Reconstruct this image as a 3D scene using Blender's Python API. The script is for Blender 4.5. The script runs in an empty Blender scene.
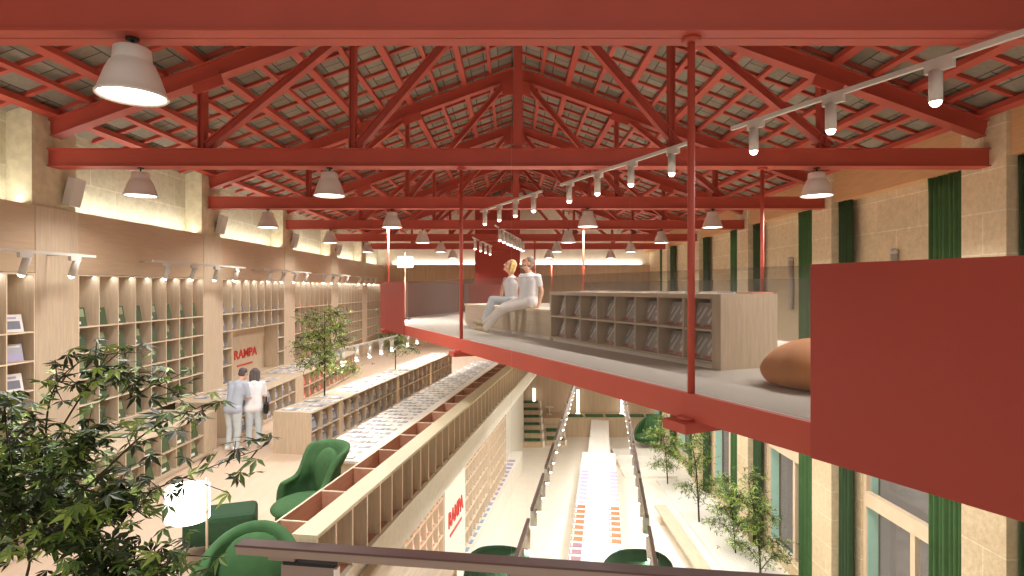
import bpy, bmesh, math, random
from mathutils import Vector, Matrix, Euler
R = random.Random(7)
SC = bpy.context.scene
COL = SC.collection
PI = math.pi
E = 8.3                      # eye height above the lower hall floor
F = 580.0                    # focal length in pixels of a 1024 px wide frame
S = 4.93                     # truss spacing
TR = [4.53, 9.42, 14.33, 19.24, 24.16, 29.09]
YF = 34.0                    # far wall
TH = math.atan(93 / F)       # gallery axis, clockwise
PH = math.atan(264 / F)      # footbridge axis, anticlockwise
def at(px, py, Y):           # authoring aid: point at distance Y seen at a given place of the photograph
    return Vector(((px - 512) * Y / F, Y, E - (py - 288) * Y / F))
def G(t, s, z=0):            # gallery frame -> world
    return Vector((s * math.sin(TH) + t * math.cos(TH), s * math.cos(TH) - t * math.sin(TH), z))
def B(t, s, z=0):            # bridge frame -> world
    return Vector((-s * math.sin(PH) + t * math.cos(PH), s * math.cos(PH) + t * math.sin(PH), z))
ONES = ['', 'first', 'second', 'third', 'fourth', 'fifth', 'sixth', 'seventh', 'eighth', 'ninth', 'tenth', 'eleventh', 'twelfth',
        'thirteenth', 'fourteenth', 'fifteenth', 'sixteenth', 'seventeenth', 'eighteenth', 'nineteenth']
TENS = {2: ('twentieth', 'twenty'), 3: ('thirtieth', 'thirty'), 4: ('fortieth', 'forty'), 5: ('fiftieth', 'fifty'), 6: ('sixtieth', 'sixty')}
def nth(n):
    if n < 20: return ONES[n]
    a, b = divmod(n, 10)
    return TENS[a][0] if b == 0 else TENS[a][1] + '-' + ONES[b]
# ---------------------------------------------------------------- materials
def lin(c):
    return tuple((v / 12.92 if v <= .04045 else ((v + .055) / 1.055) ** 2.4) for v in [q / 255 for q in c]) + (1,)
def base(name):
    m = bpy.data.materials.new(name); m.use_nodes = True
    nt = m.node_tree; b = nt.nodes['Principled BSDF']
    return m, nt, b
def N(nt, t, **kw):
    n = nt.nodes.new(t)
    for k, v in kw.items(): setattr(n, k, v)
    return n
def ramp(nt, stops):
    r = N(nt, 'ShaderNodeValToRGB')
    e = r.color_ramp.elements
    e[0].position, e[0].color = stops[0][0], stops[0][1]
    e[1].position, e[1].color = stops[-1][0], stops[-1][1]
    for p, c in stops[1:-1]:
        q = e.new(p); q.color = c
    return r
def mul(c, k): return tuple(min(1, v * k) for v in c[:3]) + (1,)
def paint(name, c, rough=.5, var=.08, scale=6, metal=0, bump=0, coord='Object', stretch=None):
    m, nt, b = base(name); c = lin(c)
    tc = N(nt, 'ShaderNodeTexCoord'); nz = N(nt, 'ShaderNodeTexNoise')
    nz.inputs['Scale'].default_value = scale; nz.inputs['Detail'].default_value = 5
    src = tc.outputs[coord]
    if stretch:
        mp = N(nt, 'ShaderNodeMapping'); mp.inputs['Scale'].default_value = stretch
        nt.links.new(src, mp.inputs['Vector']); src = mp.outputs['Vector']
    nt.links.new(src, nz.inputs['Vector'])
    r = ramp(nt, [(.3, mul(c, 1 - var)), (.7, mul(c, 1 + var))])
    nt.links.new(nz.outputs['Fac'], r.inputs['Fac']); nt.links.new(r.outputs['Color'], b.inputs['Base Color'])
    b.inputs['Roughness'].default_value = rough; b.inputs['Metallic'].default_value = metal
    if bump:
        bp = N(nt, 'ShaderNodeBump'); bp.inputs['Strength'].default_value = bump; bp.inputs['Distance'].default_value = .01
        nt.links.new(nz.outputs['Fac'], bp.inputs['Height']); nt.links.new(bp.outputs['Normal'], b.inputs['Normal'])
    return m
def wood(name, c, st=(9, 9, .9), var=.10, rough=.5):
    return paint(name, c, rough, var, 3.0, stretch=st)
def emit(name, c, s):
    m, nt, b = base(name)
    b.inputs['Base Color'].default_value = lin(c); b.inputs['Emission Color'].default_value = lin(c)
    b.inputs['Emission Strength'].default_value = s
    return m
def blocks(name, c1, c2, mortar, w, h, axes, rough=.9, msize=.012, bump=.5, nz_scale=9):
    """ashlar / slab pattern laid out with the brick node on two world-aligned object axes"""
    m, nt, b = base(name)
    tc = N(nt, 'ShaderNodeTexCoord'); sep = N(nt, 'ShaderNodeSeparateXYZ'); cmb = N(nt, 'ShaderNodeCombineXYZ')
    nt.links.new(tc.outputs['Object'], sep.inputs[0])
    nt.links.new(sep.outputs[axes[0]], cmb.inputs[0]); nt.links.new(sep.outputs[axes[1]], cmb.inputs[1])
    br = N(nt, 'ShaderNodeTexBrick')
    br.inputs['Scale'].default_value = 1; br.inputs['Brick Width'].default_value = w; br.inputs['Row Height'].default_value = h
    br.inputs['Mortar Size'].default_value = msize; br.inputs['Mortar Smooth'].default_value = .3
    br.inputs['Color1'].default_value = lin(c1); br.inputs['Color2'].default_value = lin(c2); br.inputs['Mortar'].default_value = lin(mortar)
    nt.links.new(cmb.outputs[0], br.inputs['Vector'])
    nz = N(nt, 'ShaderNodeTexNoise'); nz.inputs['Scale'].default_value = nz_scale; nz.inputs['Detail'].default_value = 8
    nz.inputs['Roughness'].default_value = .7
    nt.links.new(tc.outputs['Object'], nz.inputs['Vector'])
    r = ramp(nt, [(.3, (.72, .70, .66, 1)), (.62, (1, 1, 1, 1))])
    nt.links.new(nz.outputs['Fac'], r.inputs['Fac'])
    mx = N(nt, 'ShaderNodeMix', data_type='RGBA', blend_type='MULTIPLY'); mx.inputs[0].default_value = .75
    nt.links.new(br.outputs['Color'], mx.inputs[6]); nt.links.new(r.outputs['Color'], mx.inputs[7])
    nt.links.new(mx.outputs[2], b.inputs['Base Color']); b.inputs['Roughness'].default_value = rough
    bp = N(nt, 'ShaderNodeBump'); bp.inputs['Strength'].default_value = bump; bp.inputs['Distance'].default_value = .02
    nt.links.new(nz.outputs['Fac'], bp.inputs['Height']); nt.links.new(bp.outputs['Normal'], b.inputs['Normal'])
    return m
def glass(name, tint, haze, hcol, gl=.05):
    m = bpy.data.materials.new(name); m.use_nodes = True; nt = m.node_tree
    nt.nodes.remove(nt.nodes['Principled BSDF']); out = nt.nodes['Material Output']
    tr = N(nt, 'ShaderNodeBsdfTransparent'); tr.inputs[0].default_value = tint + (1,)
    df = N(nt, 'ShaderNodeBsdfDiffuse'); df.inputs[0].default_value = lin(hcol)
    gs = N(nt, 'ShaderNodeBsdfGlossy'); gs.inputs['Roughness'].default_value = .05
    m1 = N(nt, 'ShaderNodeMixShader'); m1.inputs[0].default_value = haze
    m2 = N(nt, 'ShaderNodeMixShader'); m2.inputs[0].default_value = gl
    nt.links.new(tr.outputs[0], m1.inputs[1]); nt.links.new(df.outputs[0], m1.inputs[2])
    nt.links.new(m1.outputs[0], m2.inputs[1]); nt.links.new(gs.outputs[0], m2.inputs[2])
    nt.links.new(m2.outputs[0], out.inputs[0])
    return m
RED = paint('red_steel', (178, 74, 57), .55, .05, 2)
REDP = paint('red_panel', (164, 62, 50), .6, .02, 1)
MAUVE = paint('mauve_panel', (140, 100, 88), .6, .03, 1)
WOOD = wood('pale_plywood', (204, 185, 160))
WOODH = wood('pale_plywood_lengthwise', (208, 190, 165), (9, .9, 9))
WOODP = wood('panel_plywood', (202, 177, 148), (.8, .8, 9), .06)
WOODR = wood('rosy_plywood', (190, 140, 115), (9, .9, 9))
WOODG = wood('washed_plywood', (212, 200, 170), (14, .7, 14), .06)
WOODF = wood('far_panel_wood', (196, 170, 138), (3.5, 3.5, .2), .10)
EDGE = paint('ply_edge', (236, 218, 192), .5, .03)
STONE_L = blocks('limestone_left', (222, 214, 186), (212, 203, 174), (238, 231, 208), 1.35, .68, ('Y', 'Z'))
STONE_R = blocks('limestone_right', (232, 213, 178), (224, 204, 168), (244, 232, 206), 1.35, .68, ('Y', 'Z'))
STONE_P = paint('limestone_pilaster', (216, 204, 172), .9, .14, 7, bump=.6)
PLASTER = paint('far_wall_plaster', (236, 226, 204), .9, .05, 3)
BOARDS = blocks('roof_slabs', (150, 142, 128), (126, 118, 104), (80, 72, 64), .70, .33, ('Y', 'X'), msize=.014, bump=1.0, nz_scale=11)
FLOORG = wood('gallery_floor_oak', (214, 190, 166), (3, .5, 3), .05, .55)
FLOORW = paint('white_floor', (238, 230, 214), .4, .03, 2)
WHITE = paint('white_lacquer', (240, 234, 222), .45, .02)
FASCIA = paint('fascia_plaster', (240, 236, 224), .7, .05, 12)
CARPET = paint('bridge_carpet', (196, 188, 176), .95, .10, 60)
LAMPG = paint('taupe_lamp_metal', (226, 214, 206), .45, .05, 3)
TRACKM = paint('light_grey_track', (206, 200, 192), .45, .02)
DTRACK = paint('dark_track', (120, 100, 95), .5, .03)
GLOW = emit('lamp_diffuser_glow', (255, 250, 238), 5.0)
SGLOW = emit('spot_lens_glow', (255, 248, 236), 6.0)
SHADEG = emit('lampshade_glow', (255, 252, 244), 2.2)
RAILB = paint('brown_rail', (160, 138, 124), .5, .05, 4)
RAILD = paint('dark_brown_rail_top', (96, 66, 58), .5, .05, 4)
DARK = paint('black_rubber', (22, 20, 20), .6, .05)
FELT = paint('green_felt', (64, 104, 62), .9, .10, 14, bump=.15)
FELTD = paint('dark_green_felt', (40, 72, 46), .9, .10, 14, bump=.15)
CURT = paint('green_curtain', (70, 106, 60), .85, .08, 5)
CURTD = paint('dark_green_curtain', (52, 76, 44), .85, .08, 5)
DAYLIT = paint('daylit_reveal_tint', (184, 226, 212), .5, .03)  # daylight falling on the window reveals, put into their colour as pale cyan
FRAME = paint('beige_window_frame', (228, 206, 176), .5, .03)
GLASS = glass('railing_glass', (.84, .83, .82), .08, (156, 150, 144), .0)
PANE = glass('window_pane', (.62, .60, .58), .10, (150, 140, 132), .04)
BEAN = paint('tan_leather', (206, 138, 82), .7, .10, 5)
GRAVEL = paint('white_gravel', (232, 228, 218), .9, .20, 40, bump=.5)
BARK = paint('bark', (70, 56, 40), .9, .2, 20)
LEAFD = paint('dark_leaf', (52, 66, 34), .6, .30, 9)
LEAFM = paint('mid_leaf', (94, 122, 54), .6, .25, 9)
LEAFL = paint('light_leaf', (158, 182, 84), .6, .2, 9)
REDTXT = paint('red_lettering', (206, 44, 36), .5, .02)
SKIN = paint('skin', (226, 178, 152), .6, .04)
BLOND = paint('blond_hair', (206, 172, 112), .6, .15, 40)
GREYH = paint('grey_brown_hair', (136, 116, 98), .6, .15, 40)
DARKH = paint('dark_hair', (92, 82, 80), .6, .15, 40)
TEEW = paint('white_cotton', (248, 248, 253), .9, .04, 8)
TEEB = paint('blue_grey_cotton', (186, 196, 212), .9, .06, 8)
JEAN = paint('pale_denim', (208, 218, 224), .9, .06, 10)
CHINO = paint('off_white_cotton', (238, 231, 224), .9, .05, 8)
SHOE = paint('beige_suede', (196, 176, 140), .8, .06, 12)
PAGES = paint('book_pages', (238, 232, 222), .8, .02)
C = {k: paint('cover_' + k, c, .5, .06, 8) for k, c in dict(
    green=(74, 92, 60), sage=(150, 160, 120), slate=(120, 124, 138), steel=(168, 172, 184), white=(232, 230, 228), lilac=(176, 168, 200),
    red=(206, 86, 62), coral=(224, 132, 104), charcoal=(84, 78, 80), rose=(206, 150, 136), grey=(178, 172, 166), orange=(232, 110, 60),
    blue=(150, 176, 206), plum=(150, 112, 120), tag=(214, 96, 80)).items()}
# ---------------------------------------------------------------- mesh helpers
def nb(): return bmesh.new()
def box(bm, x0, x1, y0, y1, z0, z1, mi=0, M=None):
    vs = [Vector((x, y, z)) for z in (z0, z1) for y in (y0, y1) for x in (x0, x1)]
    if M: vs = [M @ v for v in vs]
    v = [bm.verts.new(p) for p in vs]
    for q in ((0, 2, 3, 1), (4, 5, 7, 6), (0, 1, 5, 4), (2, 6, 7, 3), (0, 4, 6, 2), (1, 3, 7, 5)):
        f = bm.faces.new([v[i] for i in q]); f.material_index = mi
def prism(bm, pts, z0, z1, mi=0):
    a = [bm.verts.new((p[0], p[1], z0)) for p in pts]; b = [bm.verts.new((p[0], p[1], z1)) for p in pts]
    n = len(pts)
    fs = [bm.faces.new(a[::-1]), bm.faces.new(b)] + [bm.faces.new((a[i], a[(i + 1) % n], b[(i + 1) % n], b[i])) for i in range(n)]
    for f in fs: f.material_index = mi
    bmesh.ops.recalc_face_normals(bm, faces=fs)
def cyl(bm, p0, p1, r0, r1=None, n=10, mi=0, caps=True):
    r1 = r0 if r1 is None else r1
    p0, p1 = Vector(p0), Vector(p1); d = p1 - p0
    if d.length < 1e-6: return
    q = d.to_track_quat('Z', 'Y')
    A = [bm.verts.new(p0 + q @ Vector((r0 * math.cos(2 * PI * i / n), r0 * math.sin(2 * PI * i / n), 0))) for i in range(n)]
    D = [bm.verts.new(p1 + q @ Vector((r1 * math.cos(2 * PI * i / n), r1 * math.sin(2 * PI * i / n), 0))) for i in range(n)]
    for i in range(n):
        f = bm.faces.new((A[i], A[(i + 1) % n], D[(i + 1) % n], D[i])); f.smooth = True; f.material_index = mi
    if caps:
        f = bm.faces.new(A[::-1]); f.material_index = mi
        f = bm.faces.new(D); f.material_index = mi
def lathe(bm, prof, n=32, mi=0, M=None):
    rings = []
    for r, z in prof:
        ring = [Vector((r * math.cos(2 * PI * i / n), r * math.sin(2 * PI * i / n), z)) for i in range(n)]
        if M: ring = [M @ v for v in ring]
        rings.append([bm.verts.new(v) for v in ring])
    for a, b in zip(rings, rings[1:]):
        for i in range(n):
            f = bm.faces.new((a[i], a[(i + 1) % n], b[(i + 1) % n], b[i])); f.smooth = True; f.material_index = mi
    return rings
def ball(bm, c, r, mi=0, seg=12, ring=8, M=None):
    m = Matrix.Translation(Vector(c)) @ (M or Matrix()) @ (Matrix.Diagonal(Vector((r[0], r[1], r[2], 1))) if not isinstance(r, (int, float)) else Matrix.Scale(r, 4))
    g = bmesh.ops.create_uvsphere(bm, u_segments=seg, v_segments=ring, radius=1, matrix=m)
    for v in g['verts']:
        for f in v.link_faces: f.smooth = True; f.material_index = mi
def mesh(name, bm, mats):
    me = bpy.data.meshes.new(name); bm.to_mesh(me); bm.free()
    for m in (mats if isinstance(mats, (list, tuple)) else [mats]): me.materials.append(m)
    return me
def link(name, me, parent=None, loc=(0, 0, 0), rot=(0, 0, 0)):
    o = bpy.data.objects.new(name, me); COL.objects.link(o)
    o.location = loc; o.rotation_euler = rot
    if parent: o.parent = parent
    return o
def obj(name, bm, mats, parent=None, loc=(0, 0, 0), rot=(0, 0, 0), bevel=0):
    o = link(name, mesh(name, bm, mats), parent, loc, rot)
    if bevel:
        b = o.modifiers.new('bevel', 'BEVEL'); b.width = bevel; b.segments = 2; b.limit_method = 'ANGLE'
    return o
def tag(o, label, cat, group=None):
    o['label'] = label; o['category'] = cat
    if group: o['group'] = group
    return o
def thing(name, label, cat, loc=(0, 0, 0), rz=0, group=None):
    o = bpy.data.objects.new(name, None); COL.objects.link(o); o.location = loc; o.rotation_euler = (0, 0, rz)
    o.empty_display_size = .1
    return tag(o, label, cat, group)
def struct(name, bm, mats, parent=None, loc=(0, 0, 0), rot=(0, 0, 0)):
    o = obj(name, bm, mats, parent, loc, rot)
    if not parent: o['kind'] = 'structure'
    return o
def dup(root, loc, rz=None, label=None, parent=None):
    r = root.copy(); COL.objects.link(r)
    if parent is None:
        r.location = loc
        if rz is not None: r.rotation_euler = (0, 0, rz)
        if label: r['label'] = label
    else: r.parent = parent
    for ch in list(root.children): dup(ch, None, parent=r)
    return r
def area(loc, rot, sx, sy, power, col=(1, .97, .93), name='light', spread=PI):
    l = bpy.data.lights.new(name, 'AREA'); l.shape = 'RECTANGLE'; l.size = sx; l.size_y = sy; l.energy = power; l.color = col
    l.spread = spread
    o = bpy.data.objects.new(name, l); COL.objects.link(o); o.location = loc; o.rotation_euler = rot
    return o
def zh(h): return E - h      # height from a drop below eye level
# ================================================================ setting
CX = .10
XL, XR = -7.45, 7.67
bm = nb(); box(bm, -8.4, 8.8, -1, YF + .3, -.2, 0); struct('floor', bm, FLOORW)
# gallery floor slab
g1 = G(-2.755, 5.2); g1b = G(-2.755, 23.3); g2 = G(-4.2, 23.5); g3 = G(-4.2, 30.0)
poly = [(-7.85, -.9), (-1.2, -.9), (-1.2, g1.y), (g1.x, g1.y), (g1b.x, g1b.y), (g2.x, g2.y), (g3.x, g3.y), (g3.x - .5, YF), (-7.85, YF)]
bm = nb(); prism(bm, poly, zh(3.5), zh(3.4)); struct('floor_1', bm, FLOORG)
# white fascia of the slab edge
bm = nb(); box(bm, -2.80, -2.735, 5.2, 23.21, zh(3.53), zh(3.062)); box(bm, -4.2, -2.735, 23.215, 23.25, zh(3.53), zh(3.39))
struct('trim_1', bm, FASCIA, rot=(0, 0, -TH))
# near landing with the two low armchairs and the camera platform
bm = nb(); box(bm, -2.72, 3.2, 4.4, 8.1, zh(4.6), zh(4.4)); struct('floor_2', bm, FLOORG, rot=(0, 0, -TH))
bm = nb(); box(bm, -1.6, 1.0, 1.6, 2.75, zh(2.32), zh(2.2)); struct('floor_3', bm, FLOORG, rot=(0, 0, -TH))
# left wall
bm = nb(); box(bm, -8.3, -7.85, -1, YF + .3, 0, zh(-3.05)); struct('wall_left', bm, STONE_L)
PIL = [(-.49 + S * k - .37, -.49 + S * k + .53) for k in range(8)]
for i, (a, b) in enumerate(PIL[1:7]):
    bm = nb(); box(bm, -7.85, XL, a, b, zh(1.3 * -1), zh(-2.86)); struct('trim_%d' % (10 + i), bm, STONE_P)
# wooden panelling above the shelves
ti = 20
for k in range(1, 7):
    a, b = PIL[k]
    bm = nb(); box(bm, -7.85, -7.40, a + .006, b - .006, zh(3.4), zh(-1.29)); struct('trim_%d' % ti, bm, WOOD); ti += 1
    a2 = PIL[k][1]; b2 = min(PIL[k + 1][0], YF)
    bm = nb(); box(bm, -7.85, -7.405, a2, b2, zh(-.24), zh(-1.29)); struct('trim_%d' % ti, bm, WOODP); ti += 1
bm = nb(); box(bm, -7.85, -7.405, -.5, PIL[1][0], zh(-.24), zh(-1.29)); struct('trim_%d' % ti, bm, WOODP); ti += 1
# right wall: stone infill, lintel, pilasters, windows, curtains
bm = nb(); box(bm, 8.05, 8.5, -1, YF + .3, zh(3.3), zh(-3.05))
for k in range(1, 7):
    a = PIL[k][1]; b = PIL[k + 1][0]
    box(bm, 8.05, 8.5, a - .9, a + .38, 0, zh(3.3))
    box(bm, 8.05, 8.5, b - .55, b, 0, zh(3.3))
    box(bm, 8.05, 8.5, a + .38, b - .55, 0, .35)
box(bm, 8.05, 8.5, -1, PIL[1][1] - .9, 0, zh(3.3))
struct('wall_right', bm, STONE_R)
for i, (a, b) in enumerate(PIL[1:7]):
    bm = nb(); box(bm, XR, 8.05, a, b, 0, zh(-2.9)); struct('trim_%d' % (60 + i), bm, STONE_R)
bm = nb(); box(bm, 7.74, 8.049, -1, YF, zh(-2.06), zh(-2.82)); struct('trim_70', bm, wood('lintel_wood', (214, 168, 122), (9, .6, 9), .08))
wn = 1
for k in range(1, 7):
    a = PIL[k][1] + .38; b = PIL[k + 1][0] - .55
    z0, z1 = .35, zh(3.3); zt0, zt1 = zh(4.96), zh(4.64); fx0, fx1 = 8.10, 8.2
    bm = nb(); ym = (a + b) / 2 - .1
    box(bm, fx0, fx1, a, a + .12, z0, z1); box(bm, fx0, fx1, b - .12, b, z0, z1)
    box(bm, fx0, fx1, a + .12, b - .12, z0, z0 + .12); box(bm, fx0, fx1, a + .12, b - .12, z1 - .12, z1)
    box(bm, fx0 - .04, fx1, a + .12, b - .12, zt0, zt1); box(bm, fx0, fx1, ym - .07, ym + .07, z0 + .12, zt0)
    w = struct('window_%d' % wn, bm, FRAME); wn += 1
    bm = nb(); box(bm, 8.37, 8.38, a, b, z0, z1); obj('window_pane', bm, PANE, w)
    bm = nb(); box(bm, fx0 + .02, 8.368, b - .135, b - .121, z0 + .12, zt0); box(bm, fx1 + .001, 8.368, b - .135, b - .121, zt0, z1); box(bm, fx1 + .001, 8.368, a + .01, b - .14, z0 + .001, z0 + .02); obj('window_reveal', bm, DAYLIT, w)
def curtain(y0, y1, label, m):
    n = max(24, int((y1 - y0) * 90)); bm = nb(); rows = []
    zt, zb = zh(-2.05), .06
    for j, z in enumerate((zb, zb + .4, 3, 6, zt - .3, zt)):
        row = []
        for i in range(n + 1):
            y = y0 + (y1 - y0) * i / n
            ph = 2 * PI * (i / n) * round((y1 - y0) / .125)
            amp = .045 + .01 * math.sin(i * .37 + j * .3)
            row.append(bm.verts.new((7.86 + amp * math.sin(ph) + .012 * math.sin(ph * .5 + j), y + .012 * math.sin(j * 1.3 + ph * .5), z)))
        rows.append(row)
    for a, b in zip(rows, rows[1:]):
        for i in range(n):
            f = bm.faces.new((a[i], a[i + 1], b[i + 1], b[i])); f.smooth = True
    o = obj('curtain', bm, m); s = o.modifiers.new('thickness', 'SOLIDIFY'); s.thickness = .006
    tag(o, label, 'curtain', 'green curtains along the right wall')
for k in range(1, 7):
    a = PIL[k][1]; b = PIL[k + 1][0]
    if k > 1: curtain(a + .02, a + 1.0, 'wide green curtain hanging at the near side of the %s right-wall window in view' % nth(k - 1), CURT)
    if k < 6: curtain(b - .52, b - .02, 'narrow dark green curtain at the right picture edge above the red parapet' if k == 1 else 'narrow dark green curtain at the far side of the %s right-wall window in view' % nth(k - 1), CURTD)
# pipe stubs on the right wall
for k, (px, Y, h, lab) in enumerate(((790, 16.6, -.82, 'small grey pipe stub on the stone, seen through the bridge glass'), (902, 12.1, -.76, 'small grey pipe stub on the stone just above the red parapet'))):
    bm = nb(); p = Vector((7.98, Y, 0))
    cyl(bm, (p.x, p.y, zh(.6)), (p.x, p.y, zh(h + .05)), .07); cyl(bm, (p.x - .1, p.y, zh(h)), (p.x + .07, p.y, zh(h)), .05); ball(bm, (p.x, p.y, zh(h)), .07)
    tag(obj('pipe', bm, TRACKM), lab, 'pipe')
# far wall
bm = nb(); box(bm, -8.3, 8.8, YF, YF + .4, 0, zh(-6.2)); struct('wall_far', bm, PLASTER)
bm = nb(); box(bm, -7.4, 8.05, YF - .12, YF, .0, zh(-1.33)); struct('trim_71', bm, WOODF)
# roof
RB = 2.44; SL = .36          # underside of the top chords at the eaves, slope
def raf(x): return RB + SL * (7.56 - abs(x - CX))
bm = nb()
for s in (-1, 1):
    xe = CX + s * 8.15
    pts = [(CX, raf(CX) + .43), (xe, raf(xe) + .43), (xe, raf(xe) + .5), (CX, raf(CX) + .5)]
    a = [bm.verts.new((p[0], 0, E + p[1])) for p in pts]; b = [bm.verts.new((p[0], YF + .2, E + p[1])) for p in pts]
    bm.faces.new(a); bm.faces.new(b)
    for i in range(4): bm.faces.new((a[i], a[(i + 1) % 4], b[(i + 1) % 4], b[i]))
bmesh.ops.recalc_face_normals(bm, faces=bm.faces); struct('ceiling', bm, BOARDS)
def slopebar(bm, x0, x1, dz0, dz1, y0, y1):
    v = []
    for y in (y0, y1):
        v += [bm.verts.new((x, y, E + raf(x) + d)) for x, d in ((x0, dz0), (x1, dz0), (x1, dz1), (x0, dz1))]
    for q in ((0, 1, 2, 3), (4, 7, 6, 5), (0, 4, 5, 1), (1, 5, 6, 2), (2, 6, 7, 3), (3, 7, 4, 0)): bm.faces.new([v[i] for i in q])
    bmesh.ops.recalc_face_normals(bm, faces=bm.faces)
# purlins (thick and thin) and sloping battens, each its own
PX = [0, 1.27, 2.58, 3.86, 5.1, 6.35, 7.45]
for i, d in enumerate(PX):
    for s in ((1,) if i == 0 else (-1, 1)):
        x = CX + s * d; bm = nb(); slopebar(bm, x - .06, x + .06, .27, .36, 2.0, YF)
        lab = 'red ridge purlin running along the top of the roof' if i == 0 else 'thick red purlin, %s down from the ridge on the %s roof slope' % (nth(i), 'left' if s < 0 else 'right')
        tag(obj('purlin', bm, RED), lab, 'purlin', 'thick roof purlins')
for i in range(6):
    for s in (-1, 1):
        x = CX + s * (PX[i] + PX[i + 1]) / 2; bm = nb(); slopebar(bm, x - .038, x + .038, .30, .365, 2.0, YF)
        tag(obj('roof_lath', bm, RED), 'thin red lath along the hall, %s down from the ridge on the %s slope' % (nth(i + 1), 'left' if s < 0 else 'right'), 'lath', 'thin roof laths')
y = 5.2; i = 1
while y < 31:
    for s in (-1, 1):
        bm = nb(); slopebar(bm, CX + s * .1, CX + s * 7.9, 0.365, .428, y - .04, y + .04)
        tag(obj('roof_batten', bm, RED), 'red batten running down the %s roof slope, %s behind the front truss' % ('left' if s < 0 else 'right', nth(i)), 'batten', 'sloping roof battens')
    y += .70; i += 1
# trusses
def ibar(bm, p0, p1, depth, fw, web=.10, fl=.02, seam=False):
    """I section between two points of one vertical plane; depth lies in the plane, flange across it"""
    p0, p1 = Vector(p0), Vector(p1); d = (p1 - p0); L = d.length; d.normalize()
    up = Vector((0, 1, 0)).cross(d) * -1
    if up.z < 0: up = -up
    M = Matrix((( d.x, 0, up.x, p0.x), (d.y, 1, up.y, p0.y), (d.z, 0, up.z, p0.z), (0, 0, 0, 1)))
    box(bm, 0, L, -web / 2, web / 2, fl, depth - fl, M=M)
    for z0 in (0, depth - fl):
        if seam:
            box(bm, 0, L, -fw / 2, -.006, z0, z0 + fl, M=M); box(bm, 0, L, .006, fw / 2, z0, z0 + fl, M=M)
        else: box(bm, 0, L, -fw / 2, fw / 2, z0, z0 + fl, M=M)
def truss(y, label, seam):
    t = thing('roof_truss', label, 'truss', (CX, y, E), 0, 'red steel roof trusses')
    w = 7.56
    bm = nb(); ibar(bm, (XL - CX - .02, 0, 1.95), (XR - CX + .02, 0, 1.95), .29, .28, .20, .02, seam); obj('bottom_chord', bm, RED, t)
    for s in (-1, 1):
        bm = nb(); ibar(bm, (s * (w - .05), 0, RB), (0, 0, RB + SL * w), .27, .22, .12); obj('top_chord', bm, RED, t)
        for xv in (2.58, 5.02):
            bm = nb(); zt = RB + SL * (w - xv) + .02
            ibar(bm, (s * xv, 0, 2.23), (s * xv, 0, zt), .10, .16, .05, .015); obj('post', bm, RED, t, loc=(-.05, 0, 0))
            bm = nb(); prism(bm, [(-.24, -.17), (.24, -.17), (.24, .06), (-.24, .06)], -.02, .02)
            M = Matrix.Rotation(PI / 2, 4, 'X'); bmesh.ops.transform(bm, matrix=M, verts=bm.verts)
            obj('gusset_plate', bm, RED, t, loc=(s * xv, -.075, zt - .02), rot=(0, s * math.atan(SL), 0))
        for xa, xb in ((5.02, 2.58), (2.58, .12)):
            bm = nb(); ibar(bm, (s * xa, 0, 2.23), (s * xb, 0, RB + SL * (w - xb)), .13, .16, .06, .015); obj('diagonal', bm, RED, t)
    bm = nb(); box(bm, -.07, .07, -.09, .09, 2.23, RB + SL * w); obj('king_post', bm, RED, t)
    bm = nb(); box(bm, -.35, .35, -.11, -.085, RB + SL * w - .42, RB + SL * w + .05); obj('gusset_plate', bm, RED, t)
    return t
tnames = ['front red truss whose big bottom beam crosses the very top of the picture', 'second red truss, full width bottom beam between stone pilasters',
          'third red truss from the front', 'fourth red truss from the front', 'fifth red truss from the front', 'farthest red truss, just before the far wall']
for y, l in zip(TR, tnames): truss(y, l, True)
# ================================================================ pendant lamps
def pendant():
    t = thing('pendant_lamp', '', 'lamp', (0, 0, 0), 0, 'bell-shaped pendant lamps')
    bm = nb()
    prof = [(.0, .40), (.12, .40), (.138, .388), (.146, .295), (.148, .285), (.168, .262), (.200, .19), (.235, .085), (.252, .03), (.268, .012), (.268, .0), (.262, -.008), (.245, .004), (.20, .09), (.12, .26), (.0, .27)]
    prof = [(r * .94, z * .95) for r, z in prof]; lathe(bm, prof, 40); obj('lamp_shade', bm, LAMPG, t)
    bm = nb(); lathe(bm, [(0, -.004), (.14, -.004), (.223, .008), (.223, .02), (0, .02)], 40); obj('diffuser', bm, GLOW, t)
    bm = nb(); cyl(bm, (0, 0, .38), (0, 0, .455), .012); cyl(bm, (0, 0, .44), (0, 0, .457), .05); obj('stem', bm, DARK, t)
    return t
PXS = [(-6.03, 'far left'), (-2.965, 'left of centre'), (1.85, 'right of centre'), (4.95, 'far right')]
HL = {0: [1], 1: [0, 1, 3], 2: [0, 1, 2, 3], 3: [0, 1, 2, 3], 4: [0, 1, 2, 3], 5: [1, 2, 3]}
tw = ['front', 'second', 'third', 'fourth', 'fifth', 'farthest']
first = None
for k in HL:
    for j in HL[k]:
        lab = 'bell-shaped taupe pendant lamp under the %s truss, %s' % (tw[k], PXS[j][1])
        if k == 0: lab = 'large near bell-shaped pendant lamp hanging from the front truss at top left'
        loc = (PXS[j][0], TR[k] - (.15 if j == 2 else 0), zh(-1.95) - .455)
        if first is None: first = pendant(); first.location = loc; first['label'] = lab
        else: dup(first, loc, 0, lab)
        l = bpy.data.lights.new('pendant_light', 'AREA'); l.shape = 'DISK'; l.size = .44; l.spread = math.radians(150); l.energy = 26 if j == 0 else (125 if j == 3 else (95 if j == 1 else 62)); l.color = (1, .97, .92)
        o = bpy.data.objects.new('pendant_light', l); COL.objects.link(o); o.location = (loc[0], loc[1], loc[2] - .02)
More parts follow.
